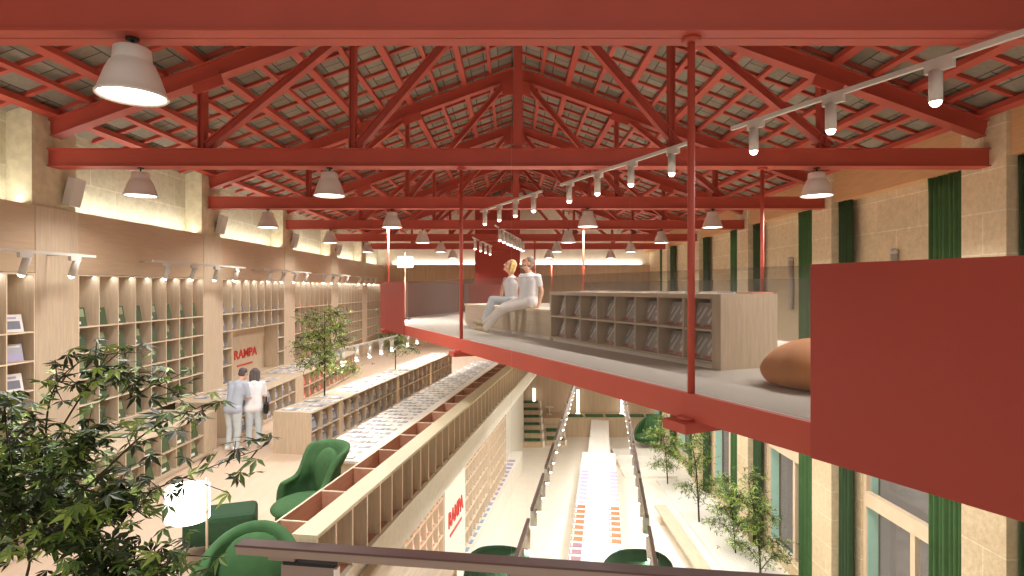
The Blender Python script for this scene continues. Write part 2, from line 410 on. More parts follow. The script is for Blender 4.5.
# ================================================================ track spot lights
def spot_parts(parent, p, aim, size=1.0, mat=None):
    """a cylinder spot under a track at local point p, with adapter; aim is a local direction"""
    mat = mat or TRACKM; a = Vector(aim).normalized(); p = Vector(p)
    bm = nb(); box(bm, p.x - .022 * size, p.x + .022 * size, p.y - .10 * size, p.y + .10 * size, p.z - .085 * size, p.z - .02)
    c0 = p + Vector((0, .03, -.10 * size)); cyl(bm, p + Vector((0, .03, -.05 * size)), c0, .012, n=6)
    e = c0 + a * .21 * size
    cyl(bm, c0 - a * .03, e, .047 * size, n=14)
    h = obj('spotlight', bm, mat, parent)
    bm = nb(); ball(bm, e, .041 * size, seg=12, ring=6); obj('lens', bm, SGLOW, h)
def track(label, p0, p1, n, aim, group='track lights', size=1.0, mat=None, wires=None, arms=None, first_off=.12):
    p0, p1 = Vector(p0), Vector(p1); d = p1 - p0; L = d.length; rz = math.atan2(-d.x, d.y)
    t = thing('track_light', label, 'track light', p0, rz, group)
    bm = nb(); box(bm, -.02, .02, 0, L, -.025, .02); obj('track', bm, mat or TRACKM, t)
    la = Matrix.Rotation(-rz, 3, 'Z') @ Vector(aim)
    for i in range(n):
        f = first_off + (1 - 2 * first_off) * (i / (n - 1) if n > 1 else .5)
        spot_parts(t, (0, L * f, 0), la, size)
    if wires is not None:
        for f in (.08, .92):
            top = wires if isinstance(wires, (int, float)) else wires(p0 + d * f)
            bm = nb(); cyl(bm, (0, L * f, .02), (0, L * f, top - p0.z), .0004, n=5); obj('wire', bm, TRACKM, t)
    if arms:
        for f in (.1, .9):
            v = Matrix.Rotation(-rz, 3, 'Z') @ Vector((arms, 0, 0))
            bm = nb(); cyl(bm, (0, L * f, 0), (v.x, L * f + v.y, 0), .012, n=6); obj('arm', bm, mat or TRACKM, t)
    return t
lt = [(5.9, 9.6), (11.15, 15.0), (16.1, 19.95), (21.0, 24.8), (25.9, 29.8)]
for i, (a, b) in enumerate(lt):
    track('grey track with four white spots aimed at the left wall shelves, %s from the front' % nth(i + 1), (-6.9, a, zh(-.522)), (-6.9, b, zh(-.522)), 4, (-.35, 0, -1), 'left wall track lights', 1.1, arms=-.505)
    area((-6.72, (a + b) / 2, zh(-.28)), Euler((0, math.radians(-38), 0)), .1, b - a, 7, name='wall_wash')
# tracks over the bridge, parallel to it
h0 = 1.90
for i, (a, b, n) in enumerate(((1.6, 5.2, 4), (5.9, 9.35, 4), (10.1, 13.4, 4))):
    lab = ['long grey ceiling track with spots rising to the top right over the bridge', 'short ceiling track with spots above the seated couple', 'far ceiling track with spots at the bridge bend'][i]
    track(lab, B(5.24, a, E + h0), B(5.24, b, E + h0), n, (0, 0, -1), 'tracks over the footbridge', 1.1, wires=E + 1.96, first_off=.10)
    area(B(5.24, (a + b) / 2, E + h0 - .4), Euler((0, 0, PH)), .1, b - a, 75 * (b - a) / 3.5, name='track_glow')
for i, (x0, y0, x1, y1, n, h) in enumerate(((-.55, 18.5, .6, 25.5, 8, 2.0), (-1.55, 22.6, -.95, 27.5, 4, 1.98))):
    track(['far track with a row of eight spots crossing before the red core', 'far short track with four spots left of the red core'][i], (x0, y0, E + h), (x1, y1, E + h), n, (0, 0, -1), 'tracks over the footbridge', 1.3)
# gallery track over the island, lower hall tracks
for i, (a, b, n) in enumerate(((12.5, 16.8, 5), (17.2, 21.0, 4))):
    track(['grey track hung over the gallery island, beside the small tree', 'farther grey track hung over the gallery island, under the bridge end'][i], G(-6.2, a, zh(1.45)), G(-6.2, b, zh(1.45)), n, (0, 0, -1), 'gallery tracks', 1.2, wires=E + 1.96)
    area(G(-6.2, (a + b) / 2, zh(1.75)), Euler((0, 0, -TH)), .1, b - a, 28, name='track_glow')
def wtop(p):
    L = p.x + math.tan(PH) * p.y
    return zh(1.03) if 3.5 < L < 8.3 and p.y < 17 else E + 1.96
for side, t in (('left', -.98), ('right', .545)):
    for i in range(7):
        a = 5.95 + 1.86 * i
        track('low spot track above the %s side of the runway table, %s from the front' % (side, nth(i + 1)), G(t, a, zh(3.0)), G(t, a + 1.5, zh(3.0)), 3, (0, 0, -1), 'lower hall tracks', 1.0, DTRACK, wtop)
for s0, s1 in ((6, 12), (12, 19), (19, 27)):
    area(G(-.98, (s0 + s1) / 2, zh(3.35)), Euler((0, 0, -TH)), .1, s1 - s0, 82, name='lower_track_glow')
    area(G(.545, (s0 + s1) / 2, zh(3.35)), Euler((0, 0, -TH)), .1, s1 - s0, 82, name='lower_track_glow')
# wall fixtures on the left pilasters
def fixture():
    t = thing('wall_speaker', '', 'speaker', (0, 0, 0), 0, 'white boxes on the left pilasters')
    bm = nb(); box(bm, 0, .14, -.13, .13, -.24, .24); obj('cabinet', bm, TRACKM, t, rot=(0, math.radians(14), 0), loc=(.06, 0, 0), bevel=.015)
    bm = nb(); cyl(bm, (-.0, 0, 0), (.1, 0, 0), .03); obj('bracket', bm, DARK, t)
    return t
ff = None
for k in range(1, 6):
    loc = (XL, PIL[k][1] - .20, E + 1.62); lab = 'white slanted box speaker on the %s stone pilaster of the left wall' % nth(k - 0)
    if k == 1: continue
    if ff is None: ff = fixture(); ff.location = loc; ff['label'] = 'white slanted box speaker on the nearest stone pilaster of the left wall'
    else: dup(ff, loc, 0, 'white slanted box speaker on the %s stone pilaster of the left wall' % nth(k - 1))
# cove lights behind the panelling top
for k in range(0, 7):
    a = PIL[k][1] if k else 0; b = min(PIL[k + 1][0], YF)
    area((-7.62, (a + b) / 2, zh(-1.31)), Euler((0, math.radians(180 - 12), 0)), .08, b - a - .1, 17, (1, .985, .90), 'cove_light')
area((.3, YF - .07, zh(-1.36)), Euler((math.radians(180 + 4), 0, 0)), 14.5, .06, 90, (1, .95, .86), 'cove_light')
# ================================================================ books
def book_mesh(name, w, h, d, cover, art, accent=None, style=0):
    bm = nb()
    box(bm, -w / 2, w / 2, -d, -d + .004, 0, h, 0); box(bm, -w / 2, w / 2, -.004, 0, 0, h, 0)
    box(bm, -w / 2, -w / 2 + .004, -d + .004, -.004, 0, h, 0); box(bm, -w / 2 + .004, w / 2 - .004, -d + .004, -.004, .004, h - .004, 1)
    f = -d - .0012
    if style == 0:
        box(bm, -w * .36, w * .36, f, -d, h * .16, h * .62, 2); box(bm, -w * .36, w * .2, f, -d, h * .74, h * .86, 3)
    elif style == 1:
        box(bm, -w * .46, w * .46, f, -d, h * .05, h * .45, 2); box(bm, -w * .40, w * .40, f, -d, h * .80, h * .92, 3)
    elif style == 2:      # grey cover with a slanting white stroke and a red tag
        M = Matrix.Translation((0, 0, h * .52)) @ Matrix.Rotation(math.radians(28), 4, 'Y')
        box(bm, -w * .02, w * .16, f, -d, -h * .36, h * .36, 2, M=M); box(bm, -w * .34, -w * .22, f, -d, -h * .16, h * .22, 2, M=M)
        box(bm, -w * .48, w * .10, f - .001, -d, 0.01, h * .11, 3)
    else:
        box(bm, -w * .40, w * .40, f, -d, h * .50, h * .92, 2); box(bm, -w * .40, w * .1, f, -d, h * .10, h * .26, 3)
    return mesh(name, bm, [cover, PAGES, art, accent or art])
BK = {
 'purple': [book_mesh('magazine', .27, .27, .018, C['white'], C['slate'], C['lilac'], 0), book_mesh('magazine', .27, .27, .018, C['steel'], C['lilac'], C['white'], 1)],
 'green': [book_mesh('magazine', .26, .33, .016, C['green'], C['sage'], C['white'], 3), book_mesh('magazine', .26, .32, .016, C['green'], C['green'], C['sage'], 0)],
 'grey': [book_mesh('magazine', .23, .30, .016, C['slate'], C['steel'], C['white'], 0), book_mesh('magazine', .23, .29, .016, C['steel'], C['slate'], C['white'], 1)],
 'red': [book_mesh('magazine', .23, .30, .016, C['red'], C['coral'], C['white'], 0), book_mesh('magazine', .23, .29, .016, C['coral'], C['red'], C['white'], 3)],
 'white': [book_mesh('booklet', .24, .32, .014, C['white'], C['steel'], C['slate'], 0), book_mesh('booklet', .24, .31, .014, C['steel'], C['white'], C['slate'], 3)],
 'mixed': [book_mesh('booklet', .13, .19, .012, C['grey'], C['white'], C['slate'], 0), book_mesh('booklet', .13, .19, .012, C['white'], C['grey'], C['white'], 1),
           book_mesh('booklet', .13, .19, .012, C['steel'], C['white'], C['grey'], 3)],
 'stroke': [book_mesh('magazine', .20, .27, .014, C['grey'], C['white'], C['tag'], 2)],
 'orange': [book_mesh('booklet', .26, .34, .012, C['orange'], C['orange'], C['white'], 1)],
 'lilac': [book_mesh('booklet', .26, .34, .012, C['lilac'], C['lilac'], C['white'], 1)],
 'blue': [book_mesh('booklet', .26, .34, .012, C['blue'], C['blue'], C['white'], 1)],
 'plum': [book_mesh('booklet', .26, .34, .012, C['plum'], C['plum'], C['white'], 1)],
}
def book(kind, loc, rz, label, group, tilt=-.22, name='magazine', i=0):
    o = link(name, BK[kind][i % len(BK[kind])], None, loc, (tilt, 0, rz))
    return tag(o, label, 'magazine' if name == 'magazine' else 'booklet', group)
stuffbm = nb()
def stuffbook(loc, rz, tilt, w, h, mi):
    M = Matrix.Translation(loc) @ Euler((tilt, 0, rz)).to_matrix().to_4x4()
    box(stuffbm, -w / 2, w / 2, -.016, 0, 0, h, mi, M=M); box(stuffbm, -w * .35, w * .35, -.018, -.016, h * .2, h * .62, 4, M=M)
# ================================================================ left wall shelves
ROWZ = [-.23, .68, 1.13, 1.58, 2.03, 2.50]          # drops below the eye: top, shelves, bottom
def wall_shelf(k, label, niche=False):
    a = PIL[k][1]; b = PIL[k + 1][0]; n = 8; p = (b - a) / n
    t = thing('wall_bookshelf', label, 'bookshelf', (-7.85, a, zh(2.52)), 0, 'wall bookshelves of the gallery')
    bm = nb(); box(bm, .0, .02, 0, b - a, 0, 2.75); obj('back_panel', bm, WOOD, t)
    for i in range(n + 1):
        y = p * i; y0, y1 = (y, y + .02) if i == 0 else ((y - .02, y) if i == n else (y - .01, y + .01))
        z0 = 0
        if niche and 1 < i < 7: z0 = 2.52 - 1.13
        bm = nb(); box(bm, .02, .445, y0, y1, z0, 2.75); o = obj('divider', bm, WOOD, t)
        bm = nb(); box(bm, .445, .449, y0, y1, z0, 2.75); obj('edge_band', bm, EDGE, o)
    for r in range(6):
        z = 2.52 - ROWZ[r]
        segs = [(0, b - a)]
        if niche and r in (3, 4): segs = [(0, p), (7 * p, b - a)]
        for s0, s1 in segs:
            bm = nb(); zz0, zz1 = (z - .02, z) if r == 0 else (z - .012, z + .012)
            box(bm, .02, .446, s0, s1, zz0, zz1); o = obj('shelf', bm, WOOD, t)
            bm = nb(); box(bm, .446, .4495, s0, s1, zz0, zz1); obj('edge_band', bm, EDGE, o)
    return a, p
BAYS = {0: 'purple', 1: 'green', 2: 'grey', 3: 'red', 4: 'grey', 5: 'grey'}
BD = ['nearest wall shelf at the left picture edge, holding pale magazines', 'second wall shelf from the front, holding green magazines', 'third wall shelf, built around the niche with red lettering',
      'fourth wall shelf, holding red magazines, behind the small tree', 'fifth wall shelf from the front, seen beside the red bridge end', 'farthest wall shelf next to the far wall']
SN = ['nearest', 'green-filled', 'red-lettered', 'red-filled', 'fifth', 'farthest']
RW = ['top', 'second', 'third', 'fourth', 'bottom']
for q in range(6):
    k = q + 1
    a, p = wall_shelf(k, 'pale plywood ' + BD[q], niche=(q == 2))
    kind = BAYS[q]
    for r in range(5):
        zb = zh(ROWZ[r + 1]) + .0125
        if r == 4: zb = zh(2.50) + .0125
        for c in range(8):
            if q == 0 and c < 5: continue
            if q == 2 and r >= 2 and 0 < c < 7: continue
            loc = Vector((-7.475, a + p * (c + .5) - (.09 if q else .02), zb))
            if q >= 4:
                stuffbook(loc, PI / 2, -.25, .23, .29, R.choice((0, 1, 3)) if q == 4 else R.choice((0, 1)))
            else:
                cw = {'purple': 'pale', 'green': 'green', 'grey': 'grey', 'red': 'red'}[kind]
                book(kind, loc + Vector((-.03, 0, 0)), PI / 2 - .32, '%s magazine leaning in %s row, %s cell from left, of the %s wall shelf' % (cw, RW[r], nth(c + 1), SN[q]), 'magazines in the %s wall shelf' % SN[q], -.25, i=(r * 3 + c) if q else r)
    # small light under the shelf top, one strip per bay
    area((-7.5, a + p * 4, zh(-.20)), Euler((0, math.radians(-20), 0)), .05, p * 8 - .1, 6, name='shelf_light')
# niche sign
def text_mesh(s, size, width, extr=.01):
    cu = bpy.data.curves.new('lettering', 'FONT'); cu.body = s; cu.size = size; cu.extrude = extr; cu.offset = size * .023; cu.align_x = 'CENTER'
    o = bpy.data.objects.new('tmp', cu); COL.objects.link(o)
    dg = bpy.context.evaluated_depsgraph_get(); me = bpy.data.meshes.new_from_object(o.evaluated_get(dg))
    bpy.data.objects.remove(o); me.materials.clear(); me.materials.append(REDTXT)
    xs = [v.co.x for v in me.vertices]; k = width / (max(xs) - min(xs))
    for v in me.vertices: v.co.x *= k
    me.name = 'lettering'; return me
a2 = PIL[3][1]; p2 = (PIL[4][0] - a2) / 8
t = thing('wall_sign', 'red RAMPA lettering on the plywood niche of the left wall', 'sign', (-7.828, 17.05, zh(2.03)), PI / 2)
link('lettering', text_mesh('RAMPA', .36, 1.45), t, (0, 0, 0), (PI / 2, 0, 0))
bm = nb(); box(bm, -.55, .42, -.012, 0, -.22, -.175); obj('underline', bm, REDTXT, t)
# wall counters
def counter(y0, y1, ncell, label, kind, ends, sn):
    t = thing('wall_counter', label, 'counter', (-7.40, y0, zh(3.4)), 0, 'counters along the left wall')
    L = y1 - y0; e0, e1 = ends
    bm = nb(); box(bm, 0, 1.30, 0, L, .85, .88); obj('counter_top', bm, WOODH, t)
    bm = nb(); box(bm, 0, .95, .0, L, .10, .85); obj('back_panel', bm, WOOD, t)
    bm = nb(); box(bm, .1, 1.22, .02, L - .02, 0, .10); obj('plinth', bm, WHITE, t)
    if e0: bm = nb(); box(bm, .95, 1.30, 0, e0, .10, .85); obj('end_panel', bm, WOOD, t)
    if e1: bm = nb(); box(bm, .95, 1.30, L - e1, L, .10, .85); obj('end_panel', bm, WOOD, t)
    c0, c1 = e0, L - e1; p = (c1 - c0) / ncell
    for i in range(ncell + 1):
        bm = nb(); yy = c0 + p * i; box(bm, .95, 1.29, yy - .011, yy + .011, .10, .85); obj('divider', bm, WOOD, t)
    for z in (.10, .475):
        bm = nb(); box(bm, .95, 1.295, c0, c1, z, z + .022); obj('shelf', bm, WOODH, t)
    cw = {'green': 'green', 'grey': 'grey', 'red': 'red', 'purple': 'pale'}[kind]
    for i in range(ncell):
        yy = y0 + c0 + p * (i + .5)
        if yy < 6.6: continue
        for r, z in enumerate((.498, .1225)):
            book(kind, (-6.16, yy - .04, zh(3.4) + z), PI / 2, '%s magazine on the %s shelf of the %s wall counter, %s cell from left' % (cw, 'upper' if r == 0 else 'lower', sn, nth(i + 1)), 'magazines in the %s wall counter' % sn, -.22, i=i + r)
        for r, x in enumerate((-6.50, -6.95)):
            book('white' if kind != 'green' else 'green', (x, yy, zh(2.52) + .001), PI / 2, '%s booklet flat on the %s wall counter, %s row, %s from left' % ('white' if kind != 'green' else 'green', sn, 'front' if r == 0 else 'back', nth(i + 1)), 'booklets on the %s wall counter' % sn, -PI / 2, name='booklet', i=i + r)
counter(5.0, 12.0, 14, 'long plywood counter along the left wall behind the foreground plant', 'green', (.0, .5), 'nearest')
counter(12.75, 16.95, 7, 'plywood counter below the red lettering niche, beside the standing couple', 'grey', (.35, .6), 'middle')
counter(17.0, 23.2, 12, 'plywood counter holding red magazines, behind the small tree', 'red', (.0, .5), 'far')
# ================================================================ gallery island, low display, balustrade
def island():
    t0, t1, s0, s1 = -6.74, -5.905, 11.0, 22.0; L = s1 - s0; W = t1 - t0
    t = thing('book_island', 'long plywood island with booklets on top and magazines in its side, mid gallery', 'display island', G(t0, s0, zh(3.4)), -TH)
    bm = nb(); box(bm, 0, W, 0, .03, 0, .86); obj('end_panel', bm, WOOD, t)
    bm = nb(); box(bm, 0, W, L - .03, L, 0, .86); obj('end_panel', bm, WOOD, t)
    bm = nb(); box(bm, 0, W - .33, .03, L - .03, 0, .83); obj('core', bm, WOOD, t)
    bm = nb(); box(bm, 0, W, .03, L - .03, .83, .86); obj('top_board', bm, WOODH, t)
    bm = nb(); box(bm, W - .33, W - .03, .03, L - .03, 0, .06); obj('plinth', bm, WOODR, t)
    n = 24; p = (L - .06) / n
    for i in range(n + 1):
        bm = nb(); th = .10 if i in (3, 11, 18) else .011; yy = .03 + p * i; box(bm, W - .33, W - .005, max(.03, yy - th), min(L - .03, yy + th), .06, .83); obj('divider', bm, WOOD, t)
    for z in (.06, .44):
        bm = nb(); box(bm, W - .33, W - .003, .03, L - .03, z, z + .022); obj('shelf', bm, WOODH, t)
    for i in range(n):
        s = s0 + .03 + p * (i + .5)
        for r, z in enumerate((.463, .083)):
            book('grey', G(t1 - .045, s - .05, zh(3.4) + z), PI / 2 - TH, 'grey magazine on the %s shelf of the gallery island, %s from the near end' % ('upper' if r == 0 else 'lower', nth(i + 1)), 'magazines in the gallery island', -.2, i=i + r)
        for r, tt in enumerate((t1 - .06, t0 + .42)):
            if (r == 1 and i in (4, 14)) or (r == 0 and i in (4, 14)): continue
            book('white', G(tt, s, zh(3.4) + .861), PI / 2 - TH, 'white booklet flat on the gallery island, %s row, %s from the near end' % ('right' if r == 0 else 'left', nth(i + 1)), 'booklets on the gallery island', -PI / 2, name='booklet', i=i + r)
island()
def low_display():
    t0, t1, s0, s1 = -4.86, -3.80, 8.7, 21.4; L = s1 - s0; W = t1 - t0
    t = thing('display_table', 'long low white display table with a grid of booklets inside the balustrade', 'display table', G(t0, s0, zh(3.4)), -TH)
    bm = nb(); box(bm, 0, W, 0, L, .60, .65); obj('table_top', bm, WHITE, t, bevel=.008)
    bm = nb(); box(bm, .06, W - .06, .06, L - .06, 0, .60); obj('base', bm, WOOD, t)
    n = 40; p = L / n
    for i in range(n):
        for c in range(4):
            book('mixed', G(t0 + .20 + .22 * c, s0 + p * (i + .5), zh(3.4) + .651), PI / 2 - TH, '%s booklet on the low white table, %s lane from left, %s from the near end' % (('grey', 'white', 'bluish')[(i + c) % 3], nth(c + 1), nth(i + 1)), 'booklets on the low white table', -PI / 2, name='booklet', i=i + c)
low_display()
def balustrade():
    s0, s1 = 5.25, 22.6; L = s1 - s0
    t = thing('gallery_balustrade', 'plywood gallery balustrade with pale cap, upright fins and open inner boxes', 'balustrade', G(-2.755, s0, zh(3.4)), -TH)
    z = lambda h: 3.4 - h
    bm = nb(); box(bm, -.265, 0, 0, L, z(2.44), z(2.40)); obj('cap_rail', bm, WOODG, t)
    bm = nb(); box(bm, -.265, -.235, 0, L, 0, z(2.44)); obj('back_panel', bm, WOOD, t)
    bm = nb(); box(bm, -.235, -.046, 0, L, 0, z(3.06)); obj('bottom_board', bm, WOODR, t)
    n = int(L / .40)
    for i in range(n + 1):
        bm = nb(); y = min(L - .03, i * .40); box(bm, -.235, -.006, y, y + .028, z(3.06), z(2.44)); f = obj('fin', bm, WOOD, t)
        bm = nb(); box(bm, -.006, -.002, y, y + .028, z(3.06), z(2.44)); obj('edge_band', bm, EDGE, f)
    bm = nb(); box(bm, -.59, -.57, 0, L, 0, z(2.405)); o = obj('inner_panel', bm, WOODR, t)
    bm = nb(); box(bm, -.592, -.568, 0, L, z(2.405), z(2.400)); obj('edge_band', bm, EDGE, o)
    bm = nb(); box(bm, -.57, -.265, 0, L, 0, .58); obj('box_bottom', bm, WOODR, t)
    for i in range(int(L / .885) + 1):
        y = min(L - .02, i * .885 + .3); bm = nb(); box(bm, -.57, -.265, y, y + .018, .58, z(2.412)); o = obj('box_divider', bm, WOODR, t)
        bm = nb(); box(bm, -.57, -.265, y - .001, y + .019, z(2.412), z(2.402)); obj('edge_band', bm, EDGE, o)
balustrade()
# ================================================================ lower hall
def lower_wall():
    bm = nb(); box(bm, -4.55, -4.2, 8, 30, 0, zh(3.54)); struct('wall_lower', bm, WHITE, rot=(0, 0, -TH))
    p = .46
    for bi, (a, n, lab) in enumerate(((11.0, 6, 'pale shelf wall under the gallery, left of the lower red sign'), (15.95, 7, 'pale shelf wall under the gallery, right of the lower red sign'), (19.6, 7, 'pale shelf wall under the gallery, nearest the far stage'))):
        b = a + n * p
        t = thing('low_bookshelf', lab, 'bookshelf', G(-4.2, a, zh(7.4)), -TH, 'shelf walls under the gallery')
        H = 3.85
        bm = nb(); box(bm, .001, .012, 0, n * p, 0, H); obj('back_panel', bm, WOODR, t)
        for i in range(n + 1):
            bm = nb(); box(bm, .012, .3, p * i - .012, p * i + .012, 0, H); obj('divider', bm, EDGE, t)
        for r in range(9):
            bm = nb(); box(bm, .012, .302, -.012, n * p + .012, r * .45, r * .45 + .022); obj('shelf', bm, EDGE, t)
        for r in range(8):
            for i in range(n):
                stuffbook(G(-3.96, a + p * (i + .42), zh(7.4) + r * .45 + .023), PI / 2 - TH, -.2, .22, .28, 2 if bi == 0 and r < 6 else R.choice((0, 1, 3)))
    t = thing('low_counter', 'long white counter below the shelf wall of the lower hall', 'counter', G(-4.2, 9, 0), -TH)
    bm = nb(); box(bm, 0, .5, 0, 17, 0, .86); obj('body', bm, WHITE, t)
    bm = nb(); box(bm, 0, .53, 0, 17, .86, .90); obj('counter_top', bm, WHITE, t)
    for i in range(26):
        s = 12.0 + .5 * i; kind = 'lilac' if s > 19 else ('blue' if s > 15 else 'orange')
        book(kind, G(-3.80, s, .901), PI / 2 - TH, '%s booklet on the white lower counter, %s from the near end' % (kind, nth(i + 1)), 'booklets on the lower counter', -PI / 2, name='booklet')
    t = thing('wall_sign', 'white sign panel with red RAMPA lettering below the gallery edge', 'sign', G(-4.2, 14.85, zh(7.4)), PI / 2 - TH)
    bm = nb(); box(bm, -1.05, 1.05, -.32, 0, 0, 3.5); obj('panel', bm, WHITE, t)
    link('lettering', text_mesh('RAMPA', .55, 1.5), t, (0, -.33, 1.35), (PI / 2, 0, 0))
    bm = nb(); box(bm, -.6, .6, -.335, -.32, 1.08, 1.15); obj('underline', bm, REDTXT, t)
lower_wall()
def runway():
    t = thing('runway_table', 'very long white runway table down the middle of the lower hall', 'table', G(-.27, 11, 0), -TH)
    bm = nb(); box(bm, -.71, .71, 0, 15.0, .94, 1.0); obj('table_top', bm, WHITE, t)
    bm = nb(); box(bm, -.47, .47, 15.0, 21.4, .94, 1.0); obj('table_extension', bm, WHITE, t)
    bm = nb(); box(bm, -.40, .40, .2, 21.2, 0, .94); obj('plinth', bm, WHITE, t)
    for side, tt in (('right', .12), ('left', -.98)):
        for i in range(24):
            s = 13.6 + .42 * i
            kind = 'lilac' if s > 19.8 else ('orange' if s > 16.9 else ('blue' if side == 'right' else 'plum'))
            book(kind, G(tt + .34, s, 1.001), PI / 2 - TH, '%s booklet on the %s edge of the runway table, %s from the near end' % (kind, side, nth(i + 1)), 'booklets on the runway table', -PI / 2, name='booklet')
runway()
bm = nb(); box(bm, 1.75, 8.0, 32.3, YF - .12, 0, 1.05); struct('trim_72', bm, WOODF)
def bleacher(x0, x1, ys, n, rise, label):
    t = thing('seating_steps', label, 'steps', (x0, ys, 0))
    bm = nb(); d = (YF - .13 - ys) / n
    for i in range(n): box(bm, 0, x1 - x0 - .1, d * i, d * n, rise * i, rise * (i + 1))
    obj('treads', bm, WOODF, t)
    bm = nb()
    for i in range(n): box(bm, x1 - x0 - .1, x1 - x0, d * i, d * n, rise * i, rise * (i + 1) + .05)
    obj('stringer', bm, WHITE, t)
    for i in range(n):
        bm = nb(); box(bm, -.42, .42, -d * .34, d * .34, 0, .07)
        o = obj('seat_cushion', bm, FELT, None, ((x0 + x1 - .1) / 2, ys + d * (i + .5), rise * (i + 1) + .001), bevel=.02)
        tag(o, 'flat green cushion on the %s step of the %s' % (nth(i + 1), 'taller far steps' if n > 4 else 'shorter far steps'), 'cushion', 'green cushions on the far steps')
bleacher(.55, 1.7, 30.2, 6, .28, 'taller seating steps with green cushions at the far end, by the gallery end')
bleacher(1.75, 2.9, 30.6, 4, .24, 'shorter seating steps with green cushions beside the taller ones')
for i, (px, z0, z1, Y) in enumerate(((534, 1.69, 2.5, 33.55), (578, 1.05, 2.45, 33.4), (622, 1.05, 2.1, 33.4))):
    bm = nb(); x = (px - 512) * Y / F; cyl(bm, (x, Y, z0), (x, Y, z0 + .04), .14); cyl(bm, (x, Y, z0 + .04), (x, Y, z1), .085, n=16)
    tag(obj('light_column', bm, emit('column_glow%d' % i, (255, 252, 244), 1.2)), 'slim white glowing column by the far wall, %s' % ['on the taller steps', 'on the stage left of centre', 'on the stage near the green armchair'][i], 'lamp', 'glowing columns by the far wall')
for i in range(5):
    bm = nb(); box(bm, -.5, .5, -.22, .22, 0, .08); o = obj('seat_cushion', bm, FELT, None, (3.5 + 1.15 * i, 32.8, 1.051), bevel=.02)
    tag(o, 'flat green cushion along the far stage, %s from the left' % nth(i + 1), 'cushion', 'green cushions on the far stage')
t = thing('side_table', 'tiny white side table on the far stage near the steps', 'table', (2.15, 33.3, 1.05))
bm = nb(); cyl(bm, (0, 0, .40), (0, 0, .43), .25, n=20); obj('table_top', bm, WHITE, t)
bm = nb(); cyl(bm, (0, 0, .02), (0, 0, .40), .03); obj('stem', bm, WHITE, t)
bm = nb(); cyl(bm, (0, 0, 0), (0, 0, .02), .16, n=20); obj('foot', bm, WHITE, t)
for i in range(3):
    bm = nb(); box(bm, 4.9, 7.2, 25.2 + 1.15 * i, 28.7, .12 * i, .12 * (i + 1)); o = struct('trim_%d' % (80 + i), bm, WHITE)
bm = nb(); box(bm, 6.15, 7.66, 8, 24.9, 0, .12); o = obj('gravel_bed', bm, GRAVEL); o['kind'] = 'stuff'; tag(o, 'bed of white gravel along the curtained right wall', 'gravel')
t = thing('bench', 'long low tan bench beside the gravel bed of the lower hall', 'bench', (5.15, 11.5, 0))
bm = nb(); box(bm, 0, .42, 0, 9.5, .38, .45); obj('seat', bm, WOODH, t)
for y in (.4, 4.6, 8.8):
    bm = nb(); box(bm, .05, .37, y, y + .08, 0, .38); obj('leg', bm, WOOD, t)
# ================================================================ footbridge
DK = .82
t = thing('footbridge', 'red steel footbridge with glass railing crossing the hall from right to left', 'footbridge', (0, 0, zh(DK)))
pA = B(3.167, -2.2); pB = B(3.167, 14.93); pC = Vector((1.45, 31.8)); pD = pC + Vector((4.25, -1.16)); pE = B(7.6, 12.3); pF = B(7.6, -2.2)
poly = [pA, pF, pE, (pD.x, pD.y), (pC.x, pC.y), pB]
bm = nb(); prism(bm, [(p[0], p[1]) for p in poly], -.10, 0); obj('deck', bm, CARPET, t)
def strip(bm, p, q, z0, z1, th, off=0):
    p, q = Vector((p[0], p[1])), Vector((q[0], q[1])); d = (q - p).normalized(); n = Vector((d.y, -d.x))
    a, b = p + n * off, q + n * off; c, e = b + n * th, a + n * th
    prism(bm, [a, b, c, e], z0, z1)
def dn(s): return B(3.167, s)
bm = nb(); strip(bm, dn(-2.2), dn(14.93), -.205, 0, -.05, .0); obj('girder', bm, RED, t)
bm = nb(); strip(bm, B(7.6, -2.2), pE, -.205, 0, .05); obj('girder', bm, RED, t)
bm = nb(); strip(bm, pB, pC, -.205, 0, -.05); obj('girder', bm, RED, t)
bm = nb(); strip(bm, pE, (pD.x, pD.y), -.205, 0, .05); obj('girder', bm, RED, t)
RT = DK + .143
bm = nb(); strip(bm, dn(-2.2), dn(2.44), -.205, RT, -.025, -.052); obj('parapet_panel', bm, REDP, t)
bm = nb(); strip(bm, dn(12.5), dn(14.95), -.205, RT, -.025, -.052); obj('parapet_panel', bm, REDP, t)
gp = [2.46, 12.49]
for a, b in zip(gp, gp[1:]):
    bm = nb(); strip(bm, dn(a), dn(b - .004), .0, RT, .012, .02); obj('glass_panel', bm, GLASS, t)
fp = [-2.2, 12.25]
for a, b in zip(fp, fp[1:]):
    bm = nb(); strip(bm, B(7.52, a), B(7.52, b - .004), .0, RT, .012); obj('glass_panel', bm, GLASS, t)
e2 = (Vector((pC.x, pC.y)) - Vector((pB.x, pB.y))).normalized(); P2 = Vector((pB.x, pB.y))
bm = nb(); strip(bm, P2 + e2 * .06, P2 + e2 * 6.3, .0, RT, .03, .01); obj('parapet_panel', bm, MAUVE, t)
bm = nb(); strip(bm, P2 + e2 * 6.32, P2 + e2 * 16.8, -.2, RT, .03, .01); obj('parapet_panel', bm, REDP, t)
for s, w0 in ((3.545, 2.98), (8.915, 2.98), (14.30, 2.98)):
    bm = nb(); a, b = B(w0, s - .13), B(7.75, s - .13); c, d = B(7.75, s + .13), B(w0, s + .13)
    prism(bm, [(p.x, p.y) for p in (a, b, c, d)], -.205 - .075, -.205); obj('cross_beam', bm, RED, t)
    bm = nb(); q = B(3.11, s); cyl(bm, (q.x, q.y, -.205), (q.x, q.y, -.18), .07, n=14); obj('rod_foot', bm, RED, t)
